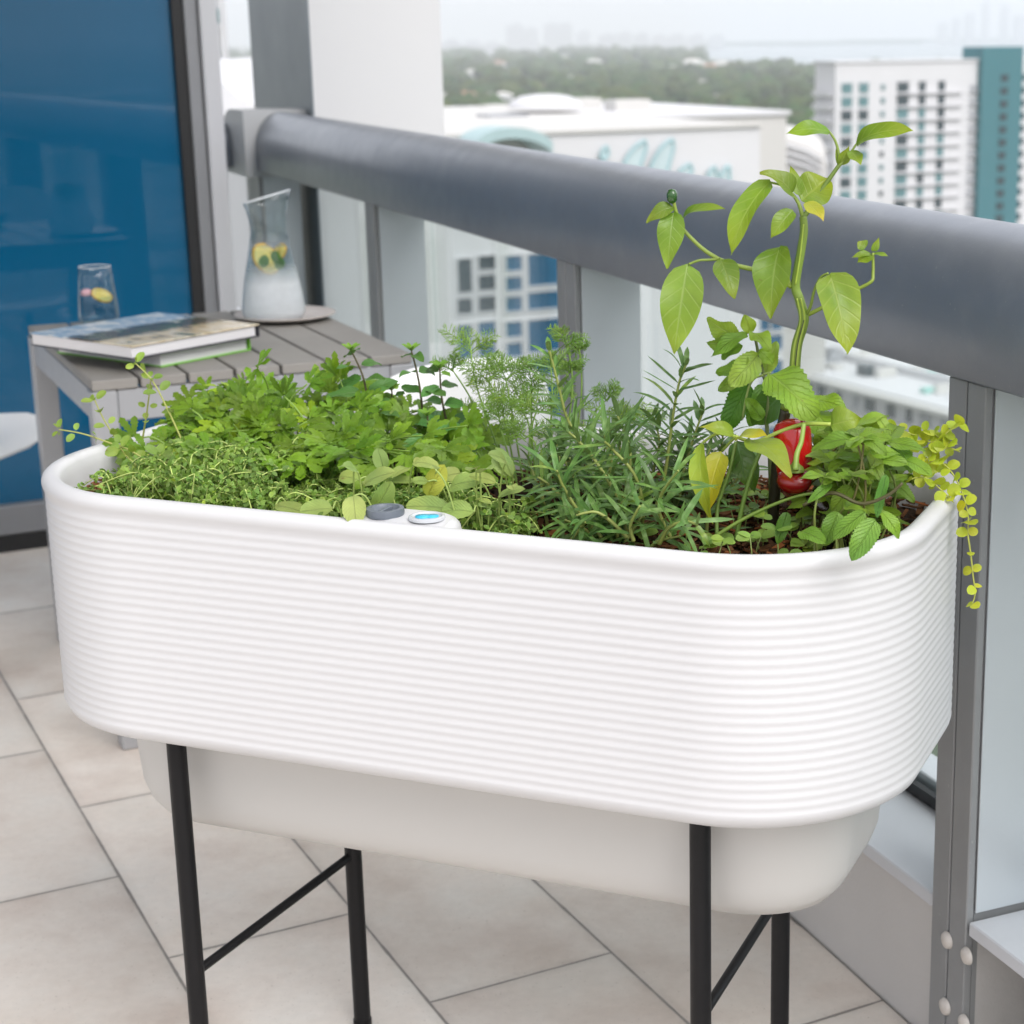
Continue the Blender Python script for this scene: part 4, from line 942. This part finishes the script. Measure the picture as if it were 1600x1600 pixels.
# ================================================================== SAGE
m_sage=leafmat('sage leaf',(.30,.41,.11),(.42,.50,.22),9,.30,.6,.28,slope=.8,bump=.8,under=(.36,.44,.22))
sage=thing('sage',W(-.16,-.17,SZ),'sage with soft oval pale green leaves leaning over the gauges','plant')
b=MB();sb=MB();r=random.Random(88)
SL=[(568,757,618,738,28,-.19,-.19,(0,0,.7)),(586,800,612,752,30,-.20,-.20,(.2,0,.1)),(552,775,556,822,34,-.245,-.272,(0,-.1,.1)),(520,795,468,800,34,-.22,-.235,(0,0,.6)),(668,775,695,726,32,-.16,-.16,(0,0,0)),(702,762,752,752,30,-.16,-.17,(0,0,.6)),(700,795,634,792,34,-.20,-.21,(0,0,.5)),(740,800,690,800,32,-.20,-.21,(0,0,.5)),(668,752,645,752,16,-.17,-.18,(0,0,.8)),(640,800,700,790,30,-.17,-.19,(0,0,.6)),(800,742,770,712,26,-.10,-.10,(0,0,0)),(775,700,800,745,22,-.10,-.10,(.4,0,.2)),(560,750,530,745,26,-.15,-.15,(0,0,.7)),(600,735,590,700,24,-.12,-.12,(0,0,0)),(720,740,690,745,26,-.13,-.14,(0,0,.6)),(430,790,480,803,24,-.22,-.235,(0,0,.7))]
for bx,by,tx,ty,w,o,o1,n in SL:
    P=PL(bx,by,o);T=PL(tx,ty,o1);leaf(b,P,T,w*px*1.05,(TOC+V(n)+rv(r,.12)).normalized(),r.uniform(.3,.8),.2,'oval',14,tv(r,.15),.04,.04)
    B=W((P-PC).dot(EX)+r.uniform(-.03,.03),o+.03,SZ);sb.tube(cr([B,B.lerp(P,.6)+V((0,0,.025)),P],6),.0013,.0011,n=5,tint=(1.25,1.3,1.1))
for i in range(26):
    x=r.uniform(540,800);y=r.uniform(720,800);yl=-.22+.10*r.random();P=PL(x,y,yl)
    if P.z<SZ+.004 or not inside(P,.05) or (555<x<735 and y>755):continue
    a=r.uniform(0,6.28);ln=r.uniform(.022,.038);d=V((math.cos(a),math.sin(a),r.uniform(-.2,.5))).normalized()
    leaf(b,P,P+d*ln,ln*.5,(V((0,-.5,.8))+rv(r,.3)).normalized(),.6,.2,'oval',12,tv(r,.2),.04,.04)
    B=W((P-PC).dot(EX)+r.uniform(-.03,.03),yl+.02,SZ);sb.tube(cr([B,B.lerp(P,.6)+V((0,0,.02)),P],5),.0012,.001,n=5,tint=(1.25,1.3,1.1))
b.build('foliage',m_sage,sage);sb.build('stem',m_stem2,sage)
# mint leaves floating in the carafe
mb=MB()
for (dx,dy,dz,a) in((-.004,-.043,.141,.5),(.020,-.040,.150,-.5),(.030,-.034,.134,.7)):
    P=V((cc.x+dx,cc.y+dy,CB+dz));leaf(mb,P+V((.004*a,0,.013)),P+V((-.01*a,0,-.016)),.024,V((a*.3,-1,.2)).normalized(),.4,.15,'oval',10,(.9,1,.8))
tag(mb.build('mint_sprig',m_mint2),'dark green mint leaves floating at the top of the carafe','mint sprig')
mb=MB();P=V((gc.x-.004,gc.y-.018,GB+.076));leaf(mb,P,P+V((.022,-.008,-.006)),.014,V((.1,-.5,.8)),.4,.15,'oval',10,(.7,.8,.6));tag(mb.build('garnish_leaf',m_mint2),'small green leaf floating beside the petal in the glass','leaf')
# ================================================================== THE VIEW BEYOND
r=random.Random(9)
m_ground=None
def ground_mat():
    m,nt,out=new('far ground');b=N(nt,'BsdfPrincipled')
    n1=NOISE(nt,.012,6);n2=NOISE(nt,.09,4)
    c=RAMP(nt,M(nt,'MULTIPLY_ADD',n2,.35,M(nt,'MULTIPLY',n1,.65)),[(.35,(.045,.075,.03)),(.48,(.09,.11,.06)),(.55,(.28,.27,.25)),(.66,(.42,.41,.39))])
    L(nt,c,b.inputs['Base Color']);b.inputs['Roughness'].default_value=.9;L(nt,b.outputs[0],out.inputs[0]);return m
b=MB();b.poly([V((-14000,-14000,GZ)),V((14000,-14000,GZ)),V((14000,14000,GZ)),V((-14000,14000,GZ))]);tag(b.build('ground',ground_mat(),smooth=False),'distant city ground far below the balcony','ground',kind='structure')
m,nt,out=new('bay water');bs=N(nt,'BsdfPrincipled');bs.inputs['Base Color'].default_value=(.20,.27,.30,1);bs.inputs['Roughness'].default_value=.22
bp=N(nt,'Bump');bp.inputs['Strength'].default_value=.4;bp.inputs['Distance'].default_value=1;L(nt,NOISE(nt,.05,4),bp.inputs['Height']);L(nt,bp.outputs[0],bs.inputs['Normal']);L(nt,bs.outputs[0],out.inputs[0]);m_water_bay=m
b=MB();b.poly([atz(x,y,GZ+.3) for x,y in((1105,92),(1240,99),(1700,104),(2300,110),(2300,62),(1400,60),(1130,64),(1095,76))]);tag(b.build('bay_water',m_water_bay,smooth=False),'pale hazy bay water beyond the trees','water',kind='structure')
def gp(x,D): # point on the ground in photo column x at distance D
    return V(((x-PX)/F*D/math.cos(PITCH)*1.0,D,GZ))
m_bw=pbr('white concrete',(.60,.60,.615),.8,0,.05,.15)
m_bw2=pbr('off white roof',(.54,.53,.51),.85,0,.10,.08)
m_teal=pbr('teal render',(.032,.15,.175),.7,0,.06,.2)
m_win_t=pbr('teal window',(.10,.21,.225),.15,0,.2,.4,spec=.6);m_win_d=pbr('dark window',(.03,.05,.06),.12,0,.2,.4,spec=.6)
m_wblue=pbr('blue window glass',(.012,.10,.20),.06,0,.5,.25,spec=.6);m_wdark=pbr('dark window glass',(.02,.035,.045),.06,0,.4,.3,spec=.6)
m_grey=pbr('grey roof plant',(.33,.34,.36),.7,0,.2,.5);m_red=pbr('red roof tile',(.40,.17,.11),.8,0,.2,.4)
# --- hotel with the sign, straight across
HP=aty(780,445,93.)
def hp(x,y,n=0.): return onpl(x,y,HP-AD*n,AD)
def hz(x,y): return hp(x,y).z
hotel=thing('hotel_building',V((HP.x,HP.y+10,GZ)),'large white building with script sign, blue windows and drum on its roof','building')
def hu(P): return (P-HP).dot(BD)
u0=hu(hp(560,300));u1=hu(hp(1187,300));zt=hz(1100,199)
def hbox(mb,ua,ub,n0,n1,za,zb_): mb.box(HP*1.+BD*((ua+ub)/2)+AD*((n0+n1)/2)-V((0,0,HP.z))+V((0,0,(za+zb_)/2)),(ub-ua)/2,(n1-n0)/2,(zb_-za)/2,BD,AD)
b=MB();hbox(b,u0,u1,0,34,GZ,zt);b.build('wall',m_bw,hotel,smooth=False)
u2=hu(hp(1241,500));b=MB();hbox(b,u1+.01,u2,1.2,30,GZ,hz(1210,420));b.build('side_wing',m_bw,hotel,smooth=False)
b=MB();hbox(b,u0,u1+.15,-.18,.6,zt-.05,zt+.12);hbox(b,u0+1,u1-.5,.75,33,zt+.02,zt+.10);b.build('parapet',m_bw2,hotel,smooth=False)
def hwin(x0,x1,rows,n=0,mat=m_wblue,panes=()):
    xs=[p[0] for p in panes]+[p[2] for p in panes];ys=[p[1] for p in panes]+[p[3] for p in panes]
    sl=-.082
    def Y(x,y): return y+sl*(x-x0)
    fr=MB();pn=MB()
    X0,X1,Y0,Y1=min(xs)-4,max(xs)+4,min(ys)-4,max(ys)+4
    a=hp(X0,Y(X0,Y0),n);c=hp(X1,Y(X1,Y1),n);ua,ub,za,zb_=hu(a),hu(c),c.z,a.z
    grid=[]
    for (xa,ya,xb,yb) in panes:
        p=hp(xa,Y(xa,ya),n);q_=hp(xb,Y(xb,yb),n);pu,qu=hu(p),hu(q_)
        hbox(pn,pu,qu,-n-.02,-n+.04,q_.z,p.z)
        t=.06
        for (c0_,c1_,d0,d1) in((pu-t*2,pu,q_.z-t,p.z+t),(qu,qu+t*2,q_.z-t,p.z+t),(pu,qu,p.z,p.z+t),(pu,qu,q_.z-t*1.4,q_.z)): hbox(fr,c0_,c1_,-n-.14,-n-.001,d0,d1)
    w_=fr.build('window',m_bw,hotel,smooth=False);pn.build('pane',mat,w_,smooth=False)
A1=[(713,405,737,458),(713,467,737,491),(746,403,773,425),(746,433,773,457),(746,466,773,490)]
A2=[(789,400,815,424),(789,433,815,455),(789,464,815,487),(823,400,884,450),(823,460,884,487)]
sh=lambda P,dy:[(a,b_+dy,c,d+dy) for a,b_,c,d in P]
def flip(P): return P
for k in range(3):
    hwin(713,773,0,mat=m_wdark if k==0 else m_wblue,panes=sh(A1,103*k));hwin(789,884,0,mat=m_wblue,panes=sh(A2,103*k))
for k in range(4):
    hwin(1188,1221,0,n=-1.2,panes=[(1186,492+k*72,1201,517+k*72),(1204,492+k*72,1221,517+k*72),(1186,525+k*72,1221,548+k*72)])
# sign: raised script strokes, mostly hidden behind the handrail
m_sign=pbr('pale teal sign face',(.46,.56,.58),.5,0,.1,.8);m_signe=pbr('teal sign edge',(.34,.50,.53),.5)
def stroke(outline,face=True):
    P=[hp(x,y,.25) for x,y in outline];b=MB();b.tube(cr(P+[P[0]],6),.10,n=6,cap=False);e=b.build('sign_letter',m_signe,hotel)
    if face:
        f=MB();Pf=cr(P+[P[0]],6)[:-1];c=sum(Pf,V((0,0,0)))/len(Pf)
        f.add(Pf+[c],[(i,(i+1)%len(Pf),len(Pf)) for i in range(len(Pf))]);f.build('letter_face',m_sign,e,smooth=False)
stroke([(948,228),(951,240),(944,249),(939,246),(941,236)])
stroke([(941,262),(950,262),(944,290),(950,312),(938,312),(934,290)])
stroke([(1008,219),(1010,232),(1002,258),(994,290),(990,318),(972,318),(968,290),(974,258),(990,232)])
stroke([(1051,217),(1053,230),(1046,258),(1038,290),(1034,320),(1016,320),(1010,292),(1018,258),(1034,230)])
stroke([(1078,256),(1082,266),(1076,280),(1090,318),(1064,322),(1056,296),(1062,268)])
stroke([(1117,260),(1124,275),(1134,262),(1140,264),(1138,310),(1130,316),(1126,290),(1118,316),(1108,316),(1106,275)])
def Rf(x,y,D): return aty(x,y,D)
# drum and canopy on the roof
dc=Rf(852,176,118.);s_=118/F
b=MB();rr=57*s_;zb_=zt+.4;zt2=Rf(852,166,118).z;b.lathe((dc.x,dc.y,0),[(rr,zb_),(rr,zt2),(rr*.93,zt2+.32),(rr*.65,zt2+.62),(rr*.3,zt2+.74),(.01,zt2+.76)],40);b.build('roof_drum',m_bw,hotel,ang=40)
arc=[];
for i in range(17):
    t=math.pi*(.12+.76*i/16);arc.append((772-62*math.cos(t)*1.02,232-36*math.sin(t)))
b=MB();P=[hp(x,y,.1) for x,y in arc];Q_=[hp(x,y+17,.1) for x,y in arc];b.prism(P+Q_[::-1],AD*-2.5);b.build('roof_canopy',pbr('teal canopy',(.34,.46,.47),.5,0,.1,.5),hotel,smooth=False)
b=MB();g_=Rf(785,186,112.);b.box((g_.x,g_.y,g_.z-.6),1.3,1.,.9,BD,AD);b.build('roof_unit',m_grey,hotel,smooth=False)
# lower tan roofed wing behind
wing=thing('mall_building',Rf(1050,190,175.)*1.+V((0,0,GZ-Rf(1050,190,175.).z)),'long low white building with pale flat roof behind the sign wall','building')
zz=Rf(1000,186,175.).z;wc=Rf(1010,180,180.)
b=MB();b.box((wc.x-7,wc.y+10,(zz+GZ)/2),15,16,(zz-GZ)/2,BD,AD);b.build('wall',m_bw2,wing,smooth=False)
b=MB();b.box((wc.x-7,wc.y+10,zz+.15),15.3,16.3,.2,BD,AD);b.build('roof_edge',m_bw,wing,smooth=False)
for dx,dy,w_ in((-12,-9,2.5),(-7,-4,1.8),(0,2,3),(3,-5,2)):
    c=V((wc.x-7,wc.y+10,zz+.8))+BD*dx+AD*dy;b=MB();b.box(c,w_,1.3,.6,BD,AD);b.build('roof_unit',m_bw2,wing,smooth=False)
# curved white arena roof
ar=thing('arena_building',V((gp(1240,225).x,225,GZ)),'white hall with curved roof between the sign building and the tower','building')
OL=[(1130,420),(1130,224),(1165,218),(1200,216),(1232,219),(1262,228),(1284,243),(1292,262),(1293,420)]
b=MB();P=[Rf(x,y,225.) for x,y in OL];P[0].z=P[-1].z=GZ
b.prism([p for p in P],V((3,36,0)));b.build('shell_roof',m_bw2,ar,smooth=False)
for k in range(3):
    b=MB();P=[Rf(x,y+9+12*k,224.6) for x,y in OL[2:-2]];b.tube(P,.22,n=5);b.build('roof_band',m_bw,ar)
# --- white apartment tower with the teal stair shaft
TD=V((math.sin(rad(60)),math.cos(rad(60)),0));TN=V((TD.y,-TD.x,0))
TP=aty(1305,150,418.)
def tpx(x,y,n=0.): return onpl(x,y,TP-TN*n*-1,TN)
def tu(P): return (P-TP).dot(TD)
tow=thing('apartment_tower',V((TP.x+15,TP.y+20,GZ)),'white apartment tower with teal stair shaft, balconies and rows of small windows','building')
ztow=tpx(1420,97).z
def tbox(mb,ua,ub,n0,n1,za,zb_): mb.box(TP+TD*((ua+ub)/2)-TN*((n0+n1)/2)+V((0,0,(za+zb_)/2-TP.z)),(ub-ua)/2,abs(n1-n0)/2,(zb_-za)/2,TD,TN)
ue=tu(tpx(1526,150));b=MB();tbox(b,0,ue,0,8,GZ,ztow);b.build('wall',m_bw,tow,smooth=False)
b=MB();tbox(b,-.4,ue,-.4,8.4,ztow+.01,ztow+.5);b.build('parapet',m_bw,tow,smooth=False)
us0=tu(tpx(1527,150));us1=tu(tpx(1590,150));zs=tpx(1560,73).z
b=MB();tbox(b,us0,us1,-1.5,6,GZ,zs);b.build('stair_shaft',m_teal,tow,smooth=False)
b=MB();tbox(b,us1+.05,us1+26,0,8,GZ,ztow+.8);b.build('side_wing',m_bw,tow,smooth=False)
zrow=tpx(1322,139).z;fl=3.0
wm={}
def tw(key,w_,h,mat,dep=.3):
    if key not in wm:
        b=MB();b.box((0,0,0),w_/2,dep/2,h/2,TD,TN);b.box((0,0,h/2+.18),w_/2+.2,dep*.9,.10,TD,TN,);
        wm[key]=b.build('window',mat,None,smooth=False);o=wm[key];o.parent=tow;return o
    o=wm[key].copy();col.objects.link(o);o.parent=tow;return o
def colpos(x): return tu(tpx(x,200))
for ci,(x,wpx) in enumerate(((1322,16),(1348,14),(1378,5),(1409,17),(1439,10),(1469,10))):
    uu=colpos(x);wd=abs(colpos(x+wpx/2)-colpos(x-wpx/2))
    for k in range(13):
        dark=r.random()<(.35 if ci>2 else .22) or (ci>2 and k<2)
        o=tw((ci,dark),wd,1.9 if ci!=2 else .9,m_win_d if dark else m_win_t)
        o.location=(TP+TD*uu-TN*(-.05)+V((0,0,zrow-TP.z-fl*k)))-wloc(tow)
for x,wpx in((1560,9),(1596,6)):
    uu=colpos(x)
    for k in range(13):
        o=tw(('s',x),2.0 if x==1560 else 1.4,1.3,m_win_d);o.location=(TP+TD*uu-TN*(-(1.6 if x==1560 else .1))+V((0,0,zrow-TP.z-fl*k+1.5)))-wloc(tow)
for x0_,x1_,dep in((1286,1304.5,.0),(1400,1500,0),(1513,1525,0)):
    ua,ub=colpos(x0_),colpos(x1_)
    for k in range(13):
        b=MB();z=zrow-1.35-fl*k
        if x0_==1286: tbox(b,-1.3,-.02,.6,7.4,z-.2,z);tbox(b,-1.3,-1.15,.6,7.4,z,z+1.0)
        else:
            tbox(b,ua,ub,-.9,-.02,z-.12,z+.05)
            if x0_>1500: tbox(b,ua,ub,-.06,-.01,z+.3,z+1.5)
        b.build('balcony',m_bw if x0_!=1513 else m_grey,tow,smooth=False)
# --- terraced white building low on the right
tb=atz(1380,614,-40.);zr=-40.
te=thing('terraced_building',V((tb.x,tb.y,GZ)),'low white terraced building with cluttered roof far below, seen under the handrail','building')
FA=atz(1261,582,zr);FB_=atz(1497,642,zr);fd=(FA-FB_).normalized();fn=V((fd.y,-fd.x,0))
if fn.x<0: fn=-fn
def tz_(s,n,z): return FB_+fd*s+fn*n+V((0,0,z-zr))
Lf=(FA-FB_).length
def ebox(mb,s0,s1,n0,n1,za,zb_,tint=(1,1,1)): mb.box(tz_((s0+s1)/2,(n0+n1)/2,(za+zb_)/2),(s1-s0)/2,(n1-n0)/2,(zb_-za)/2,fd,fn,tint=tint)
b=MB();ebox(b,-60,Lf+40,0,46,GZ,zr);b.build('wall',m_bw,te,smooth=False)
for k in range(4):
    b=MB();z=zr-.2-k*2.9;ebox(b,-60,Lf+40,-1.5-.0*k,-.01,z-.5,z);b.build('balcony',m_bw2,te,smooth=False)
for k in range(3):
    for i in range(20):
        s0=-26+i*3.4+r.uniform(-.3,.3);b=MB();ebox(b,s0,s0+r.choice((1.1,1.6,2.0)),-.10,-.02,zr-2.8-k*2.9,zr-1.1-k*2.9);b.build('window',m_win_d if r.random()<.55 else m_grey,te,smooth=False)
m_aw=pbr('green awning',(.30,.55,.50),.6,0,.1,.4)
for i in range(105):
    s0=r.uniform(-12,Lf+8);n0=r.uniform(1,42);b=MB();q_=r.random();w_=r.uniform(.5,2.6);h_=r.uniform(.3,1.7)
    ebox(b,s0,s0+w_,n0,n0+r.uniform(.8,3.),zr+.01,zr+h_)
    if q_<.10:
        b.build('awning',m_aw,te,smooth=False)
    else: b.build('roof_unit',m_bw2 if q_<.55 else (m_grey if q_<.85 else m_win_d),te,smooth=False)
for n0 in(9,19,30):
    b=MB();ebox(b,-50,Lf+30,n0,n0+.5,zr+.01,zr+1.0);b.build('terrace_wall',m_bw,te,smooth=False)
rb=thing('tiled_building',V(tz_(8,60,GZ)),'low building with reddish tiled roof behind the terraced building','building')
b=MB();ebox(b,-30,50,52,70,GZ,zr-2);b.build('wall',m_bw2,rb,smooth=False)
b=MB();ebox(b,-30.5,50.5,51.5,70.5,zr-1.99,zr-1.4);b.build('roof',m_red,rb,smooth=False)
# --- strip between door frame and column: white tower and a white tent roof
lt=thing('balcony_tower',V((gp(325,150).x,150,GZ)),'narrow white tower with teal balcony glass at the edge of the door frame','building')
c=Rf(322,60,150.);b=MB();b.box((c.x-.35,150,-4),1.55,1.5,48);b.build('wall',m_bw,lt,smooth=False)
for y in(-40,25,85,145):
    p=Rf(333,y,148.3);b=MB();b.box((p.x,148.3,p.z),.42,.12,.55);b.build('balcony_glass',m_win_t,lt,smooth=False)
    b=MB();b.box((p.x,148.2,p.z-.8),.46,.3,.1);b.build('balcony',m_bw,lt,smooth=False)
p=Rf(349,60,149.);b=MB();b.box((p.x,149,-4),.22,.5,52);b.build('corner_column',m_bw,lt,smooth=False)
tr=thing('tent_roof_building',V((gp(375,120).x,120,GZ)),'white building with swooping tent roof left of the column','building')
OL=[(300,330),(300,95),(333,116),(352,134),(375,153),(400,164),(425,170),(470,173),(470,330)]
P=[Rf(x,y,120.) for x,y in OL];P[0].z=P[-1].z=GZ;b=MB();b.prism(P,V((0,18,0)));b.build('swept_roof',m_bw,tr,smooth=False)
# --- houses among the trees
houses=[(727,151,26,12),(752,152,30,15),(778,150,28,12),(806,151,26,13),(832,149,22,11),(872,142,14,8),(955,136,16,9),(967,141,12,7),(1046,140,12,7),(1062,148,14,8),(1168,158,20,9),(1196,160,22,9),(1218,152,24,10),(1240,163,20,9),(1165,146,20,8),(1058,103,26,6),(1085,96,34,9),(1110,101,26,7),(1130,98,26,8),(1150,104,18,6),(866,98,10,5),(868,131,14,7),(1010,95,14,4),(1180,120,14,5),(910,118,14,7),(1000,150,16,8),(1100,128,20,9),(1030,170,14,8),(920,165,14,8),(1090,165,16,9),(985,110,16,6),(1120,150,16,8),(760,110,20,8),(800,95,22,7),(900,86,20,6),(940,92,24,6),(1270,120,18,8),(1230,135,16,8),(388,108,24,12),(378,90,26,22),(405,160,34,10),(1252,178,18,9)]
hm=None
m_hroof=pbr('pale roof',(.66,.64,.60),.85,0,.1,.1);m_hro2=pbr('terracotta roof',(.42,.20,.13),.85,0,.1,.1)
for i,(x,y,w_,h) in enumerate(houses):
    D_=(1.4-GZ)*F/max(y-45-.008*(x-1040)*-1,12);P=gp(x,D_);k=D_/F
    t=thing('house',P,'small pale villa half hidden among trees in the hazy distance','house','villas among the distant trees')
    a=r.uniform(-.5,.5);ax=V((math.cos(a),math.sin(a),0));ay=V((-ax.y,ax.x,0));hx=w_*k/2;hy=hx*.8;hh=h*k*.8+4
    b=MB();b.box(P+V((0,0,hh/2)),hx,hy,hh/2,ax,ay);b.build('wall',m_bw,t,smooth=False)
    b=MB();z=P.z+hh+.01;e=1.06;A=[P+ax*(hx*e*i_)+ay*(hy*e*j_)+V((0,0,hh+.01)) for i_,j_ in((-1,-1),(1,-1),(1,1),(-1,1))];t0,t1=P-ax*hx*.4+V((0,0,hh+hx*.28)),P+ax*hx*.4+V((0,0,hh+hx*.28))
    b.add(A+[t0,t1],[(0,1,5,4),(1,2,5),(2,3,4,5),(3,0,4),(3,2,1,0)]);b.build('roof',m_hro2 if i%4==1 else m_hroof,t,smooth=False)
sky_=[(730,66,30,5200),(760,68,36,5200),(790,70,26,4800),(826,40,26,6500),(848,46,22,6500),(878,38,20,7000),(898,38,22,7000),(925,50,20,7500),(960,55,26,6800),(985,52,22,6800),(1010,54,24,6600),(1035,56,20,7000),(1060,56,30,6500),(1090,56,26,6800),(1120,56,24,7000),(380,70,30,6000),(1450,38,14,8500),(1470,30,12,8500),(1490,22,14,8500),(1512,4,10,9000),(1540,10,12,9000),(1562,26,16,8600),(1585,14,18,8800),(1600,30,20,8600),(715,72,24,5000)]
m_sk=pbr('far tower',(.52,.53,.56),.8)
for x,y,w_,D_ in sky_:
    P=gp(x,D_);zt_=aty(x,y,D_).z;wd=w_*D_/F/2
    t=thing('high_rise',P,'pale high-rise block fading into the haze on the horizon','building','hazy skyline towers')
    b=MB();b.box((P.x,P.y,(GZ+zt_)/2),wd,wd,(zt_-GZ)/2);b.build('wall',m_sk,t,smooth=False)
    b=MB();b.box((P.x+wd*.2,P.y,zt_+4.2),wd*.5,wd*.5,4);b.build('roof_plant',m_sk,t,smooth=False)
# far shore
b=MB()
for x0_,x1_,D0,D1,h in((960,1420,9200,9800,14),(1300,1750,11500,12000,16),(1180,1300,8800,9000,9)):
    A=[gp(x0_,D0),gp(x1_,D0),gp(x1_,D1),gp(x0_,D1)];A=[V((p.x,p.y,GZ)) for p in A];b.prism(A,V((0,0,h)))
tag(b.build('far_shore',pbr('far shore trees',(.07,.11,.06),.9,0,.3,.01),smooth=False),'thin dark line of the far shore across the bay','shore',kind='structure')
# --- the far wood
import numpy as np
rng=np.random.default_rng(4)
def ico():
    t=(1+5**.5)/2;v=np.array([(-1,t,0),(1,t,0),(-1,-t,0),(1,-t,0),(0,-1,t),(0,1,t),(0,-1,-t),(0,1,-t),(t,0,-1),(t,0,1),(-t,0,-1),(-t,0,1)],float);v/=np.linalg.norm(v[0])
    f=[(0,11,5),(0,5,1),(0,1,7),(0,7,10),(0,10,11),(1,5,9),(5,11,4),(11,10,2),(10,7,6),(7,1,8),(3,9,4),(3,4,2),(3,2,6),(3,6,8),(3,8,9),(4,9,5),(2,4,11),(6,2,10),(8,6,7),(9,8,1)]
    e={};vs=[tuple(x) for x in v];nf=[]
    def mid(a,c):
        k=(min(a,c),max(a,c))
        if k not in e:
            m_=(np.array(vs[a])+np.array(vs[c]))/2;m_/=np.linalg.norm(m_);e[k]=len(vs);vs.append(tuple(m_))
        return e[k]
    for a,c,d in f:
        x,y,z=mid(a,c),mid(c,d),mid(d,a);nf+=[(a,x,z),(c,y,x),(d,z,y),(x,y,z)]
    return np.array(vs),np.array(nf)
iv,jf=ico();VV=[];FF=[];CC=[];off=0
cnt=0
HS=houses
while cnt<4600:
    x=rng.uniform(230,1720);y=73+ (rng.random()**1.25)*175
    lim=72 if x<1105 else (98 if x<1240 else 104)
    if y<lim: continue
    D_=(1.4-GZ)*F/(y-45);P=gp(x,D_)
    if any(abs(x-hx_)<w_*.6 and hy_-1<y<hy_+9 for hx_,hy_,w_,h_ in HS): continue
    if 715<x<845 and 140<y<157 and rng.random()<.8: continue
    if 1145<x<1250 and 140<y<168 and rng.random()<.55: continue
    if rng.random()<.12 and y>100: continue
    R=rng.uniform(4.,8.5)*(1+D_/5200.)
    for kk in range(3):
        Rk=R*(1 if kk==0 else rng.uniform(.45,.75));c=np.array([P.x,P.y,GZ+R*.75])+(0 if kk==0 else rng.uniform(-1,1,3)*np.array([R,R,R*.6]))
        nv=iv*(1+rng.uniform(-.28,.22,(len(iv),1)))*np.array([1,1,rng.uniform(.6,1.)])*Rk+c
        VV.append(nv);FF.append(jf+off);off+=len(nv);g=rng.uniform(.55,1.5);CC.append(np.tile(np.array([g*rng.uniform(.85,1.35),g,g*rng.uniform(.7,1.1),1.]),(len(jf),1)))
    cnt+=1
VV=np.concatenate(VV);FF=np.concatenate(FF);CC=np.concatenate(CC)
me=D.meshes.new('forest');me.vertices.add(len(VV));me.vertices.foreach_set('co',VV.ravel());me.loops.add(FF.size);me.loops.foreach_set('vertex_index',FF.ravel().astype(np.int32));me.polygons.add(len(FF));me.polygons.foreach_set('loop_start',np.arange(0,FF.size,3,dtype=np.int32));me.update(calc_edges=True)
a=me.attributes.new('tint','FLOAT_COLOR','FACE');a.data.foreach_set('color',CC.astype(np.float32).ravel());me.materials.append(pbr('far foliage',(.040,.068,.024),.9,0,.35,.3,spec=.1,tint=True))
fo=D.objects.new('forest',me);col.objects.link(fo);tag(fo,'wide hazy wood of dark green trees beyond the white buildings','wood',kind='stuff')
# --- haze
m,nt,out=new('haze');pv=N(nt,'VolumePrincipled');pv.inputs['Color'].default_value=(.84,.87,.90,1);pv.inputs['Density'].default_value=HAZE;pv.inputs['Anisotropy'].default_value=.0;L(nt,pv.outputs[0],out.inputs['Volume'])
b=MB();b.box((0,0,(GZ-1.3+195)/2),14200,14200,(195-GZ+1.3)/2);h=tag(b.build('haze',m,smooth=False),'pale humid haze that fades the far city and shore','haze',kind='stuff')
# ================================================================== LIGHT, SKY, CAMERA
sc=bpy.context.scene
w=D.worlds.new('World');sc.world=w;w.use_nodes=True;nt=w.node_tree;nt.nodes.clear()
SUN_EL,SUN_AZ=rad(44),rad(142)   # azimuth measured from +Y towards +X
so=N(nt,'OutputWorld');bg=N(nt,'Background');sk=N(nt,'TexSky',sky_type='NISHITA');sk.sun_disc=False;sk.sun_elevation=SUN_EL;sk.sun_rotation=SUN_AZ
sk.air_density=1.0;sk.dust_density=6.;sk.ozone_density=1.;sk.altitude=50
# overcast: an even veil of white cloud over the clear sky
tc=N(nt,'TexCoord');cl=NOISE(nt,2.2,5,tc.outputs['Generated'])
veil=MIX(nt,M(nt,'MULTIPLY_ADD',cl,.25,.72),sk.outputs[0],VEIL)
L(nt,veil,bg.inputs[0]);bg.inputs[1].default_value=SKY;L(nt,bg.outputs[0],so.inputs[0])
sl=D.lights.new('sun','SUN');sl.energy=SUNE;sl.angle=rad(40);sl.color=(1,.985,.975);sun=D.objects.new('sun',sl);col.objects.link(sun)
sd_=V((math.sin(SUN_AZ)*math.cos(SUN_EL),math.cos(SUN_AZ)*math.cos(SUN_EL),math.sin(SUN_EL)))
sun.rotation_euler=sd_.to_track_quat('Z','Y').to_euler();sun.location=sd_*30
cd=D.cameras.new('camera');cam=D.objects.new('camera',cd);col.objects.link(cam)
R3=Matrix((RT,UP,-_fw)).transposed();cam.matrix_world=Matrix.Translation(CAM)@R3.to_4x4()
cd.sensor_width=36;cd.lens=F/1600*36;cd.shift_x=(800-PX)/1600;cd.clip_start=.05;cd.clip_end=60000
cd.dof.use_dof=True;cd.dof.focus_distance=2.05;cd.dof.aperture_fstop=8.0
sc.camera=cam
sc.view_settings.view_transform='Standard';sc.view_settings.look='None';sc.view_settings.exposure=EXPO;sc.view_settings.gamma=1
sc.render.resolution_x=sc.render.resolution_y=1024
cy=sc.cycles
cy.max_bounces=8;cy.diffuse_bounces=4;cy.glossy_bounces=4;cy.transmission_bounces=8;cy.transparent_max_bounces=24;cy.volume_bounces=1
cy.caustics_reflective=False;cy.caustics_refractive=False;cy.sample_clamp_indirect=6.
cy.use_denoising=True
